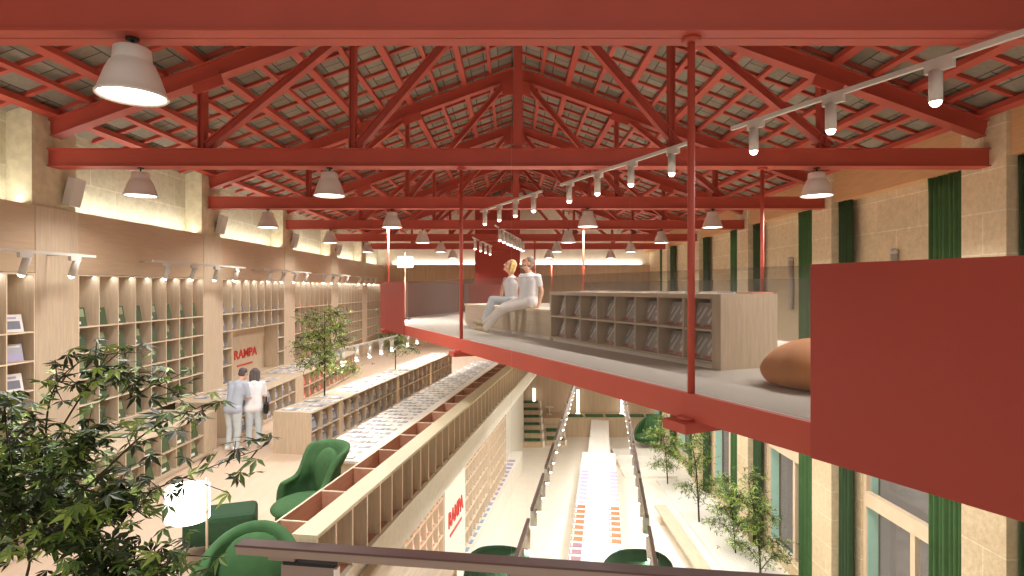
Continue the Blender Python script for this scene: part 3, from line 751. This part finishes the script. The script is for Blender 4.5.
rods = [(B(3.152, 3.545), 'thick red hanger rod nearest the camera, right of the cabinet middle'), (B(3.152, 8.915), 'red hanger rod just left of the seated couple'),
        (B(3.152, 14.30), 'red hanger rod at the far left end of the bridge'), (B(7.60, 6.89), 'red hanger rod on the far side of the bridge, before the stone wall'),
        (B(7.62, 12.44), 'red hanger rod on the far side of the bridge, behind the cabinet'), (Vector((.95, 24.16, 0)), 'thin far red hanger rod right of the seated man'), (Vector((2.0, 29.24, 0)), 'thinnest far red hanger rod before the far wall')]
for i, (p, l) in enumerate(rods):
    bm = nb(); z0 = zh(1.0) if i < 3 else zh(DK); z1 = E + 1.955
    cyl(bm, (0, 0, z0), (0, 0, z1), .029, n=14); cyl(bm, (0, 0, z1 - .04), (0, 0, z1), .075, n=14)
    tag(obj('hanger_rod', bm, RED, None, (p.x, p.y, 0)), l, 'rod', 'red bridge hanger rods')
# red core behind the bridge
bm = nb(); box(bm, -1.98, .43, 31.0, 33.2, 0, E + 4.3); box(bm, -2.0, .45, 30.97, 31.0, E + .1, E + .2)
tag(obj('lift_core', bm, REDP), 'tall red boxed core standing before the far wall', 'lift core')
# bench and cabinet on the bridge
zd = zh(DK) + .001
t = thing('bench', 'pale plywood bench on the footbridge with the couple seated on it', 'bench', B(4.26, 7.96, zd), PH)
bm = nb(); box(bm, 0, .60, 0, 3.9, .44, .48); obj('seat', bm, EDGE, t, bevel=.006)
bm = nb(); box(bm, .02, .58, .02, 3.88, .06, .44); obj('body', bm, WOODH, t)
bm = nb(); box(bm, .05, .55, .04, 3.86, 0, .06); obj('plinth', bm, WHITE, t)
t = thing('bookcase', 'low plywood bookcase on the footbridge with two rows of eight cells', 'bookcase', B(4.26, 4.37, zd), PH)
L = 3.58; Hc = .76
bm = nb(); box(bm, 0, .78, 0, .12, 0, Hc); obj('side_panel', bm, WOOD, t)
bm = nb(); box(bm, 0, .78, L - .05, L, 0, Hc); obj('side_panel', bm, WOOD, t)
bm = nb(); box(bm, 0, .78, .12, L - .05, Hc - .05, Hc); obj('top_board', bm, WOODH, t)
bm = nb(); box(bm, .36, .78, .12, L - .05, .05, Hc - .05); obj('back_panel', bm, WOOD, t)
bm = nb(); box(bm, 0.03, .7, .12, L - .05, 0, .05); obj('plinth', bm, WHITE, t)
pc = (L - .17) / 8
for i in range(1, 8):
    bm = nb(); y = .12 + pc * i; box(bm, .0, .36, y - .014, y + .014, .075, Hc - .05); obj('divider', bm, WOOD, t)
for z in (.05, .375):
    bm = nb(); box(bm, 0.0, .36, .12, L - .05, z, z + .025); obj('shelf', bm, WOODH, t)
for i in range(8):
    for r, z in enumerate((.401, .076)):
        for j in range(2):
            s = 4.37 + .12 + pc * (i + .27 + .44 * j)
            book('stroke', B(4.26 + .085 + .03 * j, s, zd + z), PH - PI / 2 - .1, 'grey white-stroked magazine, %s of two, %s row, %s cell from right of the bridge bookcase' % ('left' if j else 'right', 'upper' if r == 0 else 'lower', nth(i + 1)), 'magazines in the bridge bookcase', -.3)
for i in range(13):
    s = 4.53 + .265 * i
    book('white' if i != 0 else 'red', B(4.26 + .48, s, zd + Hc + .001), PH - PI / 2, ('white' if i else 'red') + ' booklet flat on top of the bridge bookcase, %s from its near end' % nth(i + 1), 'booklets on the bridge bookcase', -PI / 2, name='booklet', i=i)
# bean bag
bm = nb(); bmesh.ops.create_uvsphere(bm, u_segments=40, v_segments=24, radius=1)
for v in bm.verts:
    p = v.co.copy(); a = math.atan2(p.y, p.x)
    r = 1 + .025 * math.sin(5 * a + 2 * p.z) + .02 * math.sin(9 * a)
    z = p.z; zz = (z if z > -.55 else -.55 + (z + .55) * .15)
    v.co = Vector((p.x * .45 * r, p.y * .45 * r, (zz + .62) * .225 + (.03 * (1 - p.x * p.x - p.y * p.y) if z > 0 else 0) + .012 * math.sin(4 * a) * (z > 0)))
mnz = min(v.co.z for v in bm.verts)
for v in bm.verts: v.co.z -= mnz
for f in bm.faces: f.smooth = True
o = obj('bean_bag', bm, BEAN, None, (2.56, 4.82, zd)); tag(o, 'tan bean bag on the bridge deck beside the red parapet', 'bean bag')
# ================================================================ foreground rail, cabinet
t = thing('handrail', 'brown handrail in the foreground across the bottom of the picture', 'railing', G(-1.55, 2.30, zh(2.2)), -TH)
r0 = at(240, 541, 2.52); r1 = at(760, 575.5, 2.21)
t.location = (r0.x, r0.y, zh(2.2)); d = r1 - r0; t.rotation_euler = (0, 0, math.atan2(d.y, d.x)); LR = 3.0
bm = nb(); box(bm, 0, LR, -.03, .03, 1.056, 1.090); obj('rail', bm, RAILB, t)
bm = nb(); box(bm, -.004, LR, -.034, .034, 1.090, 1.099); obj('rail_top', bm, RAILD, t)
for x, w in ((.20, .25), (1.25, .11)):
    bm = nb(); box(bm, x, x + w, -.015, .015, 0, 1.02); o = obj('post_panel', bm, paint('grey_panel', (150, 130, 118), .5, .03), t)
    bm = nb(); box(bm, x + w - .012, x + w + .001, -.017, .017, .0, 1.015); obj('edge_strip', bm, WHITE, o)
    bm = nb(); box(bm, x - .05 + .06, x + w - .01, -.017, .017, 1.02, 1.034); obj('bracket', bm, DARK, o)
    bm = nb(); box(bm, x - .06, x + .06, -.014, .014, 1.034, 1.056); obj('clamp', bm, RAILB, o)
t = thing('low_cabinet', 'plain plywood cabinet below the foreground handrail, left of the low armchairs', 'cabinet', G(-2.70, 6.12, zh(4.4)), -TH)
bm = nb(); box(bm, 0, 1.0, 0, .45, .04, 1.16); obj('body', bm, WOOD, t)
bm = nb(); box(bm, -.01, 1.01, -.01, .46, 1.16, 1.19); obj('top_board', bm, WOODH, t)
bm = nb(); box(bm, .04, .96, .04, .41, 0, .04); obj('plinth', bm, RAILD, t)
# ================================================================ armchairs
def armchair(label, loc, rz, scale=1, m=FELT, group='green armchairs', wing=False):
    """wing chair facing local -y"""
    t = thing('armchair', label, 'armchair', loc, rz, group); t.scale = (scale,) * 3
    bm = nb(); nA, nZ = 28, 12; outer, inner = [], []
    def top(a):      # a=0 back centre, +-1 front of the arms
        a = abs(a)
        if not wing: return 1.10 - .56 * a ** 2.2
        if a < .56: return 1.10 - .05 * (a / .56) ** 2
        k = min(1, (a - .56) / .20); k = k * k * (3 - 2 * k)
        return 1.05 + (.68 - 1.05) * k - .05 * max(0, (a - .76) / .24)
    def rad(z, a):
        w = .40 + .05 * math.cos((z - .42) * 4.2) + (.10 * ((z - .78) / .3) ** 1.6 if z > .78 and wing else 0)
        if wing: w += .03 - .085 * math.exp(-((z - .74) / .13) ** 2)
        return w * (1 - .06 * (1 - abs(a)))
    for side, lst in ((0, outer), (1, inner)):
        for j in range(nZ + 1):
            row = []
            for i in range(nA + 1):
                a = -1 + 2 * i / nA; ang = a * math.radians(118)
                z = .20 + (top(a) - .20) * j / nZ
                r = rad(z, a) - side * (.075 + .03 * (abs(a) > .5))
                lean = .13 * max(0, z - .4) * (1 - abs(a) ** 2 * .8)
                row.append(bm.verts.new((r * math.sin(ang) * 1.02, r * math.cos(ang) * .98 + lean, z)))
            lst.append(row)
    for lst, flip in ((outer, 0), (inner, 1)):
        for j in range(nZ):
            for i in range(nA):
                q = (lst[j][i], lst[j][i + 1], lst[j + 1][i + 1], lst[j + 1][i]); bm.faces.new(q if not flip else q[::-1])
    for i in range(nA):
        bm.faces.new((outer[nZ][i], outer[nZ][i + 1], inner[nZ][i + 1], inner[nZ][i])); bm.faces.new((outer[0][i + 1], outer[0][i], inner[0][i], inner[0][i + 1]))
    for j in range(nZ):
        bm.faces.new((outer[j + 1][0], outer[j][0], inner[j][0], inner[j + 1][0])[::-1]); bm.faces.new((outer[j][nA], outer[j + 1][nA], inner[j + 1][nA], inner[j][nA])[::-1])
    bmesh.ops.recalc_face_normals(bm, faces=bm.faces)
    for f in bm.faces: f.smooth = True
    o = obj('shell', bm, m, t); s = o.modifiers.new('soft', 'SUBSURF'); s.levels = s.render_levels = 1
    bm = nb(); ball(bm, (0, -.05, .40), (.36, .40, .12), seg=24, ring=12); obj('seat_cushion', bm, FELT, t)
    bm = nb(); ball(bm, (0, .27, .74), (.27, .10, .30), seg=24, ring=12, M=Matrix.Rotation(-.16, 4, 'X')); obj('back_cushion', bm, FELT, t)
    bm = nb(); ball(bm, (0, 0, .26), (.39, .38, .09), seg=24, ring=10); obj('seat_base', bm, m, t)
    bm = nb(); cyl(bm, (0, 0, .03), (0, 0, .22), .03)
    for i in range(4):
        a = PI / 4 + i * PI / 2; cyl(bm, (0, 0, .05), (.30 * math.cos(a), .30 * math.sin(a), .015), .02, .014)
    obj('swivel_base', bm, TRACKM, t)
    return t
armchair('green wing armchair on the gallery, back to the low white table', (-2.80, 7.95, zh(3.4)), math.radians(-42), 1.10, wing=True)
armchair('near green armchair at the bottom left, cut by the picture edge', (-2.18, 4.7, zh(3.4)), math.radians(10), 1.22)
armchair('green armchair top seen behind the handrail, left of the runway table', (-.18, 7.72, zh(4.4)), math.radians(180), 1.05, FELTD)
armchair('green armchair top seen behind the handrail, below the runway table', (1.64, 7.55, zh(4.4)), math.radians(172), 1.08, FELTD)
armchair('distant green armchair on the lower hall floor under the bridge', (7.0, 30.2, .0), math.radians(-50), 1.45)
t = thing('footstool', 'dark green footstool on the gallery beside the wing armchair', 'footstool', (-3.78, 7.6, zh(3.4)), .35)
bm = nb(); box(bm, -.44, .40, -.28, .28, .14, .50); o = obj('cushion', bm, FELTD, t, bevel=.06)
bm = nb(); cyl(bm, (0, 0, 0), (0, 0, .15), .2, .04, n=20); obj('foot', bm, TRACKM, t)
# floor lamps
def floor_lamp(label, loc, zs, r, hh, side):
    t = thing('floor_lamp', label, 'floor lamp', loc)
    bm = nb(); lathe(bm, [(0, 0), (.15, 0), (.15, .02), (.02, .03), (0, .03)], 24); obj('base', bm, DARK, t)
    bm = nb(); cyl(bm, (0, 0, .03), (0, 0, zs + hh + .12), .013, n=10); cyl(bm, (0, 0, zs + hh * .25), (0, 0, zs + hh * .33), .022, n=10); obj('pole', bm, WOOD, t)
    bm = nb(); cx = side; pr = lathe(bm, [(r, 0), (r, hh), (r - .006, hh), (r - .006, 0), (r, 0)], 32, M=Matrix.Translation((cx, .03, zs)))
    lathe(bm, [(0, hh * .97), (r - .007, hh * .97)], 32, M=Matrix.Translation((cx, .03, zs))); lathe(bm, [(0, hh * .04), (r - .007, hh * .04)], 32, M=Matrix.Translation((cx, .03, zs)))
    obj('lamp_shade', bm, SHADEG, t)
    bm = nb(); cyl(bm, (0, 0, zs + hh * .29), (cx + (r if cx < 0 else -r), .0, zs + hh * .29), .009); obj('arm', bm, WOOD, t)
    return t
floor_lamp('white drum floor lamp with wooden pole among the gallery armchairs', (-3.42, 6.5, zh(3.4)), .80, .225, .36, -.23)
floor_lamp('small white drum floor lamp on the bridge behind its red left end', (-2.80, 15.2, zh(DK) + .001), 1.36, .20, .27, -.0)
l = bpy.data.lights.new('lamp_glow', 'POINT'); l.energy = 14; l.shadow_soft_size = .2; l.color = (1, .97, .92)
o = bpy.data.objects.new('lamp_glow', l); COL.objects.link(o); o.location = (-3.65, 6.5, zh(2.1))
# ================================================================ plants
def lobed(bm, p, d, up, size, n=5, mi=0, slim=.145):
    d = d.normalized(); sd = d.cross(up)
    if sd.length < .01: sd = d.cross(Vector((1, 0, 0)))
    sd.normalize(); nn = sd.cross(d).normalized()
    for i in range(n):
        a = (i - (n - 1) / 2) * math.radians(140) / max(1, n - 1)
        v = (d * math.cos(a) + sd * math.sin(a)).normalized(); L = size * (1 - .38 * abs(a) / 1.2)
        w = v.cross(nn) * L * slim
        q = [p, p + v * L * .42 + w - nn * L * .02, p + v * L - nn * L * .16, p + v * L * .42 - w - nn * L * .02]
        f = bm.faces.new([bm.verts.new(x) for x in q]); f.material_index = mi
def bezier(pts, n):
    out = []
    for i in range(len(pts) - 1):
        a = pts[max(0, i - 1)]; b = pts[i]; c = pts[i + 1]; d = pts[min(len(pts) - 1, i + 2)]
        for j in range(n):
            t = j / n
            out.append(.5 * ((2 * b) + (c - a) * t + (2 * a - 5 * b + 4 * c - d) * t * t + (3 * b - a - 3 * c + d) * t ** 3))
    return out + [pts[-1]]
def tree(name, label, base_p, branches, leaf, per, spread, mats, group=None, trunk_r=.02, lobes=5, seed=1):
    """branches: world-space polylines; leaves scattered round their outer part"""
    r = random.Random(seed); base_p = Vector(base_p)
    t = thing(name, label, 'tree' if 'tree' in name else 'plant', base_p, 0, group)
    bmT, bmL = nb(), nb()
    for pl, dens, rad in branches:
        pts = bezier([Vector(p) - base_p for p in pl], 6); n = len(pts)
        for i in range(n - 1): cyl(bmT, pts[i], pts[i + 1], rad * (1 - .8 * i / n), rad * (1 - .8 * (i + 1) / n), n=6, caps=False)
        if dens <= 0: continue
        cnt = int(per * dens)
        for _ in range(cnt):
            f = r.random() ** .75; k = min(n - 2, int((.15 + .85 * f) * (n - 1)))
            c = pts[k].lerp(pts[k + 1], r.random())
            off = Vector((r.gauss(0, 1), r.gauss(0, 1), r.gauss(0, .7))) * spread
            p = c + off
            if r.random() < .35: cyl(bmT, c, p, .003 * leaf / .08, .0015 * leaf / .08, n=4, caps=False)
            d = Vector((r.gauss(0, 1), r.gauss(0, 1), r.gauss(-.35, .45)))
            up = Vector((r.gauss(0, .4), r.gauss(0, .4), 1))
            lobed(bmL, p, d, up, leaf * r.uniform(.7, 1.25), lobes, r.choices(range(len(mats)), [3, 2, 1][:len(mats)])[0])
    obj('trunk', bmT, BARK, t); obj('foliage', bmL, mats, t)
    return t
def W(px, py, Y): return at(px, py, Y)
root = Vector((-2.75, 3.35, zh(3.4)))
st = [root, W(22, 640, 3.3), W(30, 560, 3.2)]
br = [(st, 0, .022),
      ([W(30, 560, 3.2), W(18, 500, 3.1), W(8, 440, 3.0), W(4, 400, 2.9)], .8, .012),
      ([W(28, 540, 3.2), W(50, 490, 3.2), W(75, 455, 3.1), W(88, 430, 3.1)], 1.0, .012),
      ([W(45, 480, 3.2), W(50, 400, 3.2), W(80, 362, 3.3), W(130, 352, 3.4)], .30, .006),
      ([W(60, 430, 3.2), W(100, 375, 3.3), W(140, 380, 3.4), W(178, 392, 3.4)], .32, .006),
      ([W(40, 530, 3.2), W(100, 475, 3.0), W(150, 430, 2.9), W(205, 405, 2.9)], .28, .008),
      ([W(50, 540, 3.2), W(130, 500, 3.0), W(190, 475, 2.9), W(262, 448, 2.8)], .22, .007),
      ([W(60, 560, 3.2), W(90, 520, 3.1), W(110, 495, 3.0), W(130, 505, 3.0)], .9, .009),
      ([W(30, 560, 3.2), W(60, 530, 3.0), W(90, 545, 2.9), W(115, 570, 2.9)], 1.0, .009),
      ([W(30, 580, 3.2), W(90, 570, 3.0), W(140, 560, 2.9), W(190, 555, 2.9)], .5, .007),
      ([W(20, 560, 3.2), W(10, 520, 3.1), W(-10, 470, 3.0), W(-20, 440, 3.0)], 1.0, .01),
      ([W(40, 540, 3.2), W(50, 500, 3.3), W(55, 470, 3.4), W(40, 440, 3.4)], 1.1, .01),
      ([W(25, 600, 3.2), W(60, 590, 3.0), W(100, 590, 2.9), W(140, 580, 2.9)], .8, .01)]
tree('maple_tree', 'dark leafy maple in the left foreground with pointed leaves', root, br, .10, 185, .075, [LEAFD, LEAFM, LEAFL], None, .02, 4, 3)
def small_tree(name, label, base_p, H, W_, leaf, cnt, mats, seed, group, lean=0, n=7, lobes=3, low=.3):
    r = random.Random(seed); b = Vector(base_p); brs = []
    topp = b + Vector((lean, 0, H)); mid = b + Vector((lean * .3, 0, H * .5))
    brs.append(([b, mid, topp - Vector((0, 0, H * .1))], .25, .02 * H / 2))
    for i in range(n):
        f = low + (.85 - low) * i / n; a = i * 2.4 + r.random()
        s = b.lerp(topp, f); o = Vector((math.cos(a), math.sin(a), 0)) * W_ * r.uniform(.6, 1.1) * (1.15 - .5 * f)
        brs.append(([s, s + o * .5 + Vector((0, 0, .12 * H)), s + o + Vector((0, 0, .12 * H * r.uniform(.3, 1.4)))], 1, .008 * H / 2))
    return tree(name, label, b, brs, leaf, cnt, W_ * .20, mats, group, .02, lobes, seed)
zt = zh(3.4) + .862
small_tree('potted_tree', 'small green tree growing out of the near part of the gallery island', G(-6.5, 12.75, zt), 2.15, .74, .12, 110, [LEAFL, LEAFM, LEAFD], 11, 'small trees on the gallery island', n=11, low=.16)
small_tree('potted_tree', 'smaller dark green tree farther along the gallery island by the red bridge end', G(-6.42, 17.2, zt), 1.95, .62, .12, 70, [LEAFM, LEAFD, LEAFL], 12, 'small trees on the gallery island', n=10, low=.2)
for i, (x, y, H, lab) in enumerate(((6.55, 20.3, 3.6, 'middle slender green tree in the gravel bed before the curtains'), (6.75, 15.7, 3.3, 'nearest slender green tree in the gravel bed, bottom right of the lower hall'), (6.5, 24.2, 2.9, 'farthest slender green tree in the gravel bed, under the bridge'), (6.9, 17.9, 2.4, 'low bushy green tree in the gravel bed between two slender ones'))):
    small_tree('slender_tree', lab, (x, y, .12), H, .78, .13, 110, [LEAFM, LEAFL, LEAFD], 20 + i, 'slender trees in the gravel bed', lean=-.35, n=9, low=.15)
# ================================================================ people
def chain(bm, pts, rads, sub=1):
    pts = [Vector(p) for p in pts]
    for i in range(len(pts)):
        ball(bm, pts[i], rads[i], seg=14, ring=10)
        if i: cyl(bm, pts[i - 1], pts[i], rads[i - 1], rads[i], n=14)
def remesh(name, bm, mat, parent, vox=.012, smooth=4):
    me = mesh('tmp', bm, mat); o = bpy.data.objects.new('tmp', me); COL.objects.link(o)
    r = o.modifiers.new('r', 'REMESH'); r.mode = 'VOXEL'; r.voxel_size = vox; r.use_smooth_shade = True
    s = o.modifiers.new('s', 'SMOOTH'); s.factor = .5; s.iterations = smooth
    dg = bpy.context.evaluated_depsgraph_get(); m2 = bpy.data.meshes.new_from_object(o.evaluated_get(dg)); bpy.data.objects.remove(o)
    m2.materials.clear(); m2.materials.append(mat); m2.name = name
    for p in m2.polygons: p.use_smooth = True
    return link(name, m2, parent)
def hand(bm, w, d, pn):
    """w wrist, d pointing direction, pn palm normal"""
    d = d.normalized(); pn = (pn - d * pn.dot(d)).normalized(); sd = d.cross(pn)
    chain(bm, [w, w + d * .05 + sd * .012, w + d * .085 + sd * .015], [.026, .026, .022]); chain(bm, [w + d * .03 - sd * .014, w + d * .085 - sd * .02], [.022, .02])
    for i, L in enumerate((.075, .085, .078, .06)):
        b = w + d * .09 + sd * (.03 - .02 * i); k = b + (d + pn * .25).normalized() * L * .5; e = k + (d + pn * .8).normalized() * L * .5
        chain(bm, [b, k, e], [.0095, .009, .0075])
    b = w + d * .03 + sd * .03; k = b + (d * .6 + sd * .8).normalized() * .035; e = k + (d + sd * .3).normalized() * .03
    chain(bm, [b, k, e], [.012, .0105, .0085])
def person(label, base_p, J, hf, hup, top_mat, leg_mat, hair_mat, hair, sleeve=.5, fem=False, hand_d=None, beard=False, shoe_mat=None, sc=1.0):
    base_p = Vector(base_p); t = thing('person', label, 'person', base_p)
    P = {k: Vector(v) - base_p for k, v in J.items()}
    hf = Vector(hf).normalized(); hup = Vector(hup); hup = (hup - hf * hup.dot(hf)).normalized(); hs = hf.cross(hup)
    H = P['head']; HM = Matrix((hs, hf, hup)).transposed().to_4x4()      # local x right, y forward, z up
    hp = lambda x, y, z: H + (hs * x + hf * y + hup * z) * sc
    bm = nb(); k = .92 if fem else 1.0
    pel = (P['hl'] + P['hr']) / 2; ch = (P['sl'] + P['sr']) / 2; mid = pel.lerp(ch, .45)
    lat = (P['sr'] - P['sl']).normalized(); wl = .075 * k
    def torso(b, g, sh=.86):
        chain(b, [P['hl'], P['hr']], [.105 + g, .105 + g])
        for s in (-1, 1):
            chain(b, [pel + lat * .06 * s, mid + lat * (.055 * s), ch + lat * .075 * s - (ch - pel).normalized() * .09], [.105 + g, (.095 if fem else .105) + g, .105 * k + g])
        dz = Vector((0, 0, -.02)); chain(b, [P['sl'] * sh + ch * (1 - sh) + dz, ch, P['sr'] * sh + ch * (1 - sh) + dz], [.054 * k + g, .08 * k + g, .054 * k + g])
    torso(bm, 0)
    chain(bm, [ch, P['neck'], hp(0, -.02, -.07)], [.07, .052 * k, .05 * k])
    ball(bm, hp(0, -.01, .035), (.074 * sc, .094 * sc, .088 * sc), M=HM); ball(bm, hp(0, .028, -.045), (.055 * sc, .062 * sc, .068 * sc), M=HM)
    chain(bm, [hp(0, .085, .015), hp(0, .112, -.018)], [.010, .014]); ball(bm, hp(0, .078, -.055), (.026, .014, .012), M=HM); ball(bm, hp(0, .078, -.092), (.022, .018, .016), M=HM)
    for s in (-1, 1): ball(bm, hp(.078 * s, -.012, -.005), (.012, .022, .034), M=HM)
    for s in 'lr':
        chain(bm, [P['s' + s], P['e' + s], P['w' + s]], [.05 * k, .038 * k, .025 * k])
        hd = (P['w' + s] - P['e' + s]) if not hand_d else Vector(hand_d.get(s, P['w' + s] - P['e' + s]))
        hand(bm, P['w' + s], hd, (hf * .4 + Vector((0, 0, -.8))) if abs(hd.normalized().z) < .8 else hf)
        chain(bm, [P['h' + s], P['h' + s].lerp(P['k' + s], .4), P['k' + s], P['k' + s].lerp(P['a' + s], .35), P['a' + s]], [.09 * k, .078 * k, .055, .052, .036])
        chain(bm, [P['a' + s], P['t' + s]], [.036, .028])
    remesh('body', bm, SKIN, t, .010, 3)
    bm = nb(); torso(bm, .014, .86 if sleeve > .2 else .5)
    for s in 'lr' if sleeve > .2 else '': chain(bm, [P['s' + s], P['s' + s].lerp(P['e' + s], sleeve)], [.064 * k, .056 * k])
    o = remesh('shirt', bm, top_mat, t)
    bm = nb(); g = .016
    chain(bm, [P['hl'], P['hr']], [.104, .104]); chain(bm, [pel, pel.lerp(ch, .14)], [.11, .10])
    for s in 'lr': chain(bm, [P['h' + s], P['h' + s].lerp(P['k' + s], .4), P['k' + s], P['k' + s].lerp(P['a' + s], .35), P['k' + s].lerp(P['a' + s], .94)], [.1, .092 * k, .072, .068, .058])
    remesh('trousers', bm, leg_mat, t)
    for s in 'lr':
        bm = nb(); a, e = P['a' + s], P['t' + s]; d = (e - a).normalized(); dn_ = (Vector((0, 0, -1)) if abs(d.z) < .75 else hf)
        chain(bm, [a - d * .045 + dn_ * .01, a + d * .05, e - d * .01], [.045, .046, .036]); remesh('shoe', bm, shoe_mat or SHOE, t, .010, 3)
    bm = nb()
    ball(bm, hp(0, -.026, .055), (.086 * sc, .094 * sc, .086 * sc), M=HM)
    if hair in ('bob', 'long'):
        dz = -.10 if hair == 'bob' else -.26
        for s in (-1, 0, 1): chain(bm, [hp(.055 * s, -.05, .04), hp(.066 * s, -.06, -.06), hp(.06 * s, -.065, dz)], [.05, .045, .03])
        for s in (-1, 1): chain(bm, [hp(.07 * s, .01, .05), hp(.082 * s, .0, -.03), hp(.076 * s, -.01, max(dz, -.13))], [.024, .024, .016])
    else:
        ball(bm, hp(0, -.045, .0), (.078 * sc, .07 * sc, .07 * sc), M=HM)
    o = remesh('hair', bm, hair_mat, t, .009, 2)
    if beard:
        bm = nb(); chain(bm, [hp(-.055, .03, -.05), hp(-.035, .07, -.09), hp(0, .085, -.098), hp(.035, .07, -.09), hp(.055, .03, -.05)], [.018, .022, .024, .022, .018]); remesh('beard', bm, hair_mat, t, .008, 2)
    for s in (-1, 1):
        bm = nb(); ball(bm, hp(.03 * s, .084, .012), .010, seg=8, ring=6); obj('eye', bm, DARK, t)
        bm = nb(); chain(bm, [hp(.016 * s, .089, .034), hp(.044 * s, .078, .034)], [.005, .004]); obj('eyebrow', bm, hair_mat, t)
    return t
def V(x, y, ze): return (x, y, E + ze)
man = dict(hl=V(.34, 9.82, -.23), hr=V(.21, 9.99, -.23), sl=V(.44, 9.82, .18), sr=V(.17, 10.04, .19), neck=V(.30, 9.93, .265), head=V(.26, 9.92, .42),
           el=V(.50, 9.79, -.07), wl=V(.45, 9.77, -.29), er=V(.13, 10.10, -.07), wr=V(.20, 10.14, -.29),
           kl=V(-.15, 9.86, -.36), kr=V(-.14, 10.08, -.33), al=V(-.47, 9.98, -.71), ar=V(-.50, 10.09, -.63), tl=V(-.62, 9.95, -.69), tr=V(-.65, 10.06, -.58))
person('bearded man in white T-shirt and off-white trousers seated on the bridge bench looking up', V(.27, 9.9, -.34), man, (-.86, -.22, .42), (.35, .1, .95), TEEW, CHINO, GREYH, 'short', .5, False, {'l': (-.25, -.1, -.4), 'r': (-.25, .1, -.4)}, True)
wom = dict(hl=V(.04, 10.42, -.25), hr=V(.02, 10.60, -.25), sl=V(.11, 10.38, .15), sr=V(-.12, 10.56, .15), neck=V(-.01, 10.47, .235), head=V(-.04, 10.45, .39),
           el=V(.16, 10.34, -.07), wl=V(.12, 10.32, -.29), er=V(-.18, 10.50, -.07), wr=V(-.20, 10.42, -.22),
           kl=V(-.36, 10.38, -.22), kr=V(-.36, 10.56, -.21), al=V(-.47, 10.28, -.62), ar=V(-.50, 10.44, -.60), tl=V(-.60, 10.24, -.67), tr=V(-.63, 10.40, -.65))
person('blond woman in white vest and pale jeans seated on the bridge bench beside the man', V(.03, 10.5, -.34), wom, (-.84, -.35, .38), (.35, .1, .95), TEEW, JEAN, BLOND, 'bob', .06, True, {'l': (-.15, -.1, -.5), 'r': (-.5, -.1, -.2)})
def standing(label, x, y, dirv, bend, top_mat, leg_mat, hair_mat, hair, fem, sc=1.0, arms='fwd'):
    z0 = zh(3.4); f = Vector((dirv[0], dirv[1], 0)).normalized(); s = Vector((f.y, -f.x, 0)); o = Vector((x, y, z0))
    p = lambda a, b, c: o + s * a * sc + f * b * sc + Vector((0, 0, c * sc))
    J = dict(hl=p(-.09, 0, .88), hr=p(.09, 0, .88), sl=p(-.18, bend * .45, 1.38), sr=p(.18, bend * .45, 1.38), neck=p(0, bend * .6, 1.46), head=p(0, bend * .85 + .02, 1.60 - bend * .1),
             el=p(-.22, bend * .5 + .03, 1.10), er=p(.22, bend * .5 + .03, 1.10), wl=p(-.17, bend * .5 + .26, 1.05), wr=p(.17, bend * .5 + .25, 1.03),
             kl=p(-.09, .03, .48), kr=p(.10, .02, .48), al=p(-.10, -.02, .085), ar=p(.11, -.03, .085), tl=p(-.12, .13, .04), tr=p(.13, .12, .04))
    return person(label, o, J, (f + Vector((0, 0, -.35 * bend / .3 - .05))), (0, 0, 1), top_mat, leg_mat, hair_mat, hair, .9, fem, None, False, TEEW)
standing('person in loose blue-grey top standing at the counter with back to the camera', -5.80, 12.05, (.25, 1), .34, TEEB, JEAN, DARKH, 'short', False, 1.0)
standing('dark-haired person in white top and pale jeans standing right of the other at the counter', -5.50, 12.35, (-.3, 1), .24, TEEW, JEAN, DARKH, 'long', True, .97)
t = thing('handbag', 'black handbag carried by the right standing person on the gallery', 'handbag', (-5.23, 12.35, zh(3.4) + .84), .3)
bm = nb(); box(bm, -.05, .05, -.13, .13, -.10, .12); obj('bag_body', bm, DARK, t, bevel=.03)
bm = nb()
for i in range(8):
    a0, a1 = PI * i / 8, PI * (i + 1) / 8
    cyl(bm, (0, .08 * math.cos(a0), .12 + .12 * math.sin(a0)), (0, .08 * math.cos(a1), .12 + .12 * math.sin(a1)), .008, n=6)
obj('handle', bm, DARK, t)
o = link('books', mesh('books', stuffbm, [C['slate'], C['steel'], C['coral'], C['grey'], C['white']])); o['kind'] = 'stuff'
tag(o, 'small far-off books filling the farthest wall shelves and the shelf walls below the gallery', 'books')
# ================================================================ world, camera
w = bpy.data.worlds.new('world'); SC.world = w; w.use_nodes = True
bg = w.node_tree.nodes['Background']; bg.inputs[0].default_value = (.26, .235, .21, 1); bg.inputs[1].default_value = 1.8
cam = bpy.data.cameras.new('camera'); co = bpy.data.objects.new('camera', cam); COL.objects.link(co)
co.location = (0, 0, E); co.rotation_euler = (PI / 2, 0, 0)
cam.sensor_width = 36; cam.lens = 36 * F / 1024; cam.clip_start = .05; cam.clip_end = 200
SC.camera = co
vs = SC.view_settings
SC.display_settings.display_device = 'sRGB'
vs.view_transform = 'Standard'; vs.look = 'None'; vs.exposure = 0.64; vs.gamma = 1; vs.use_curve_mapping = False
SC.cycles.use_denoising = True
SC.cycles.max_bounces = 8
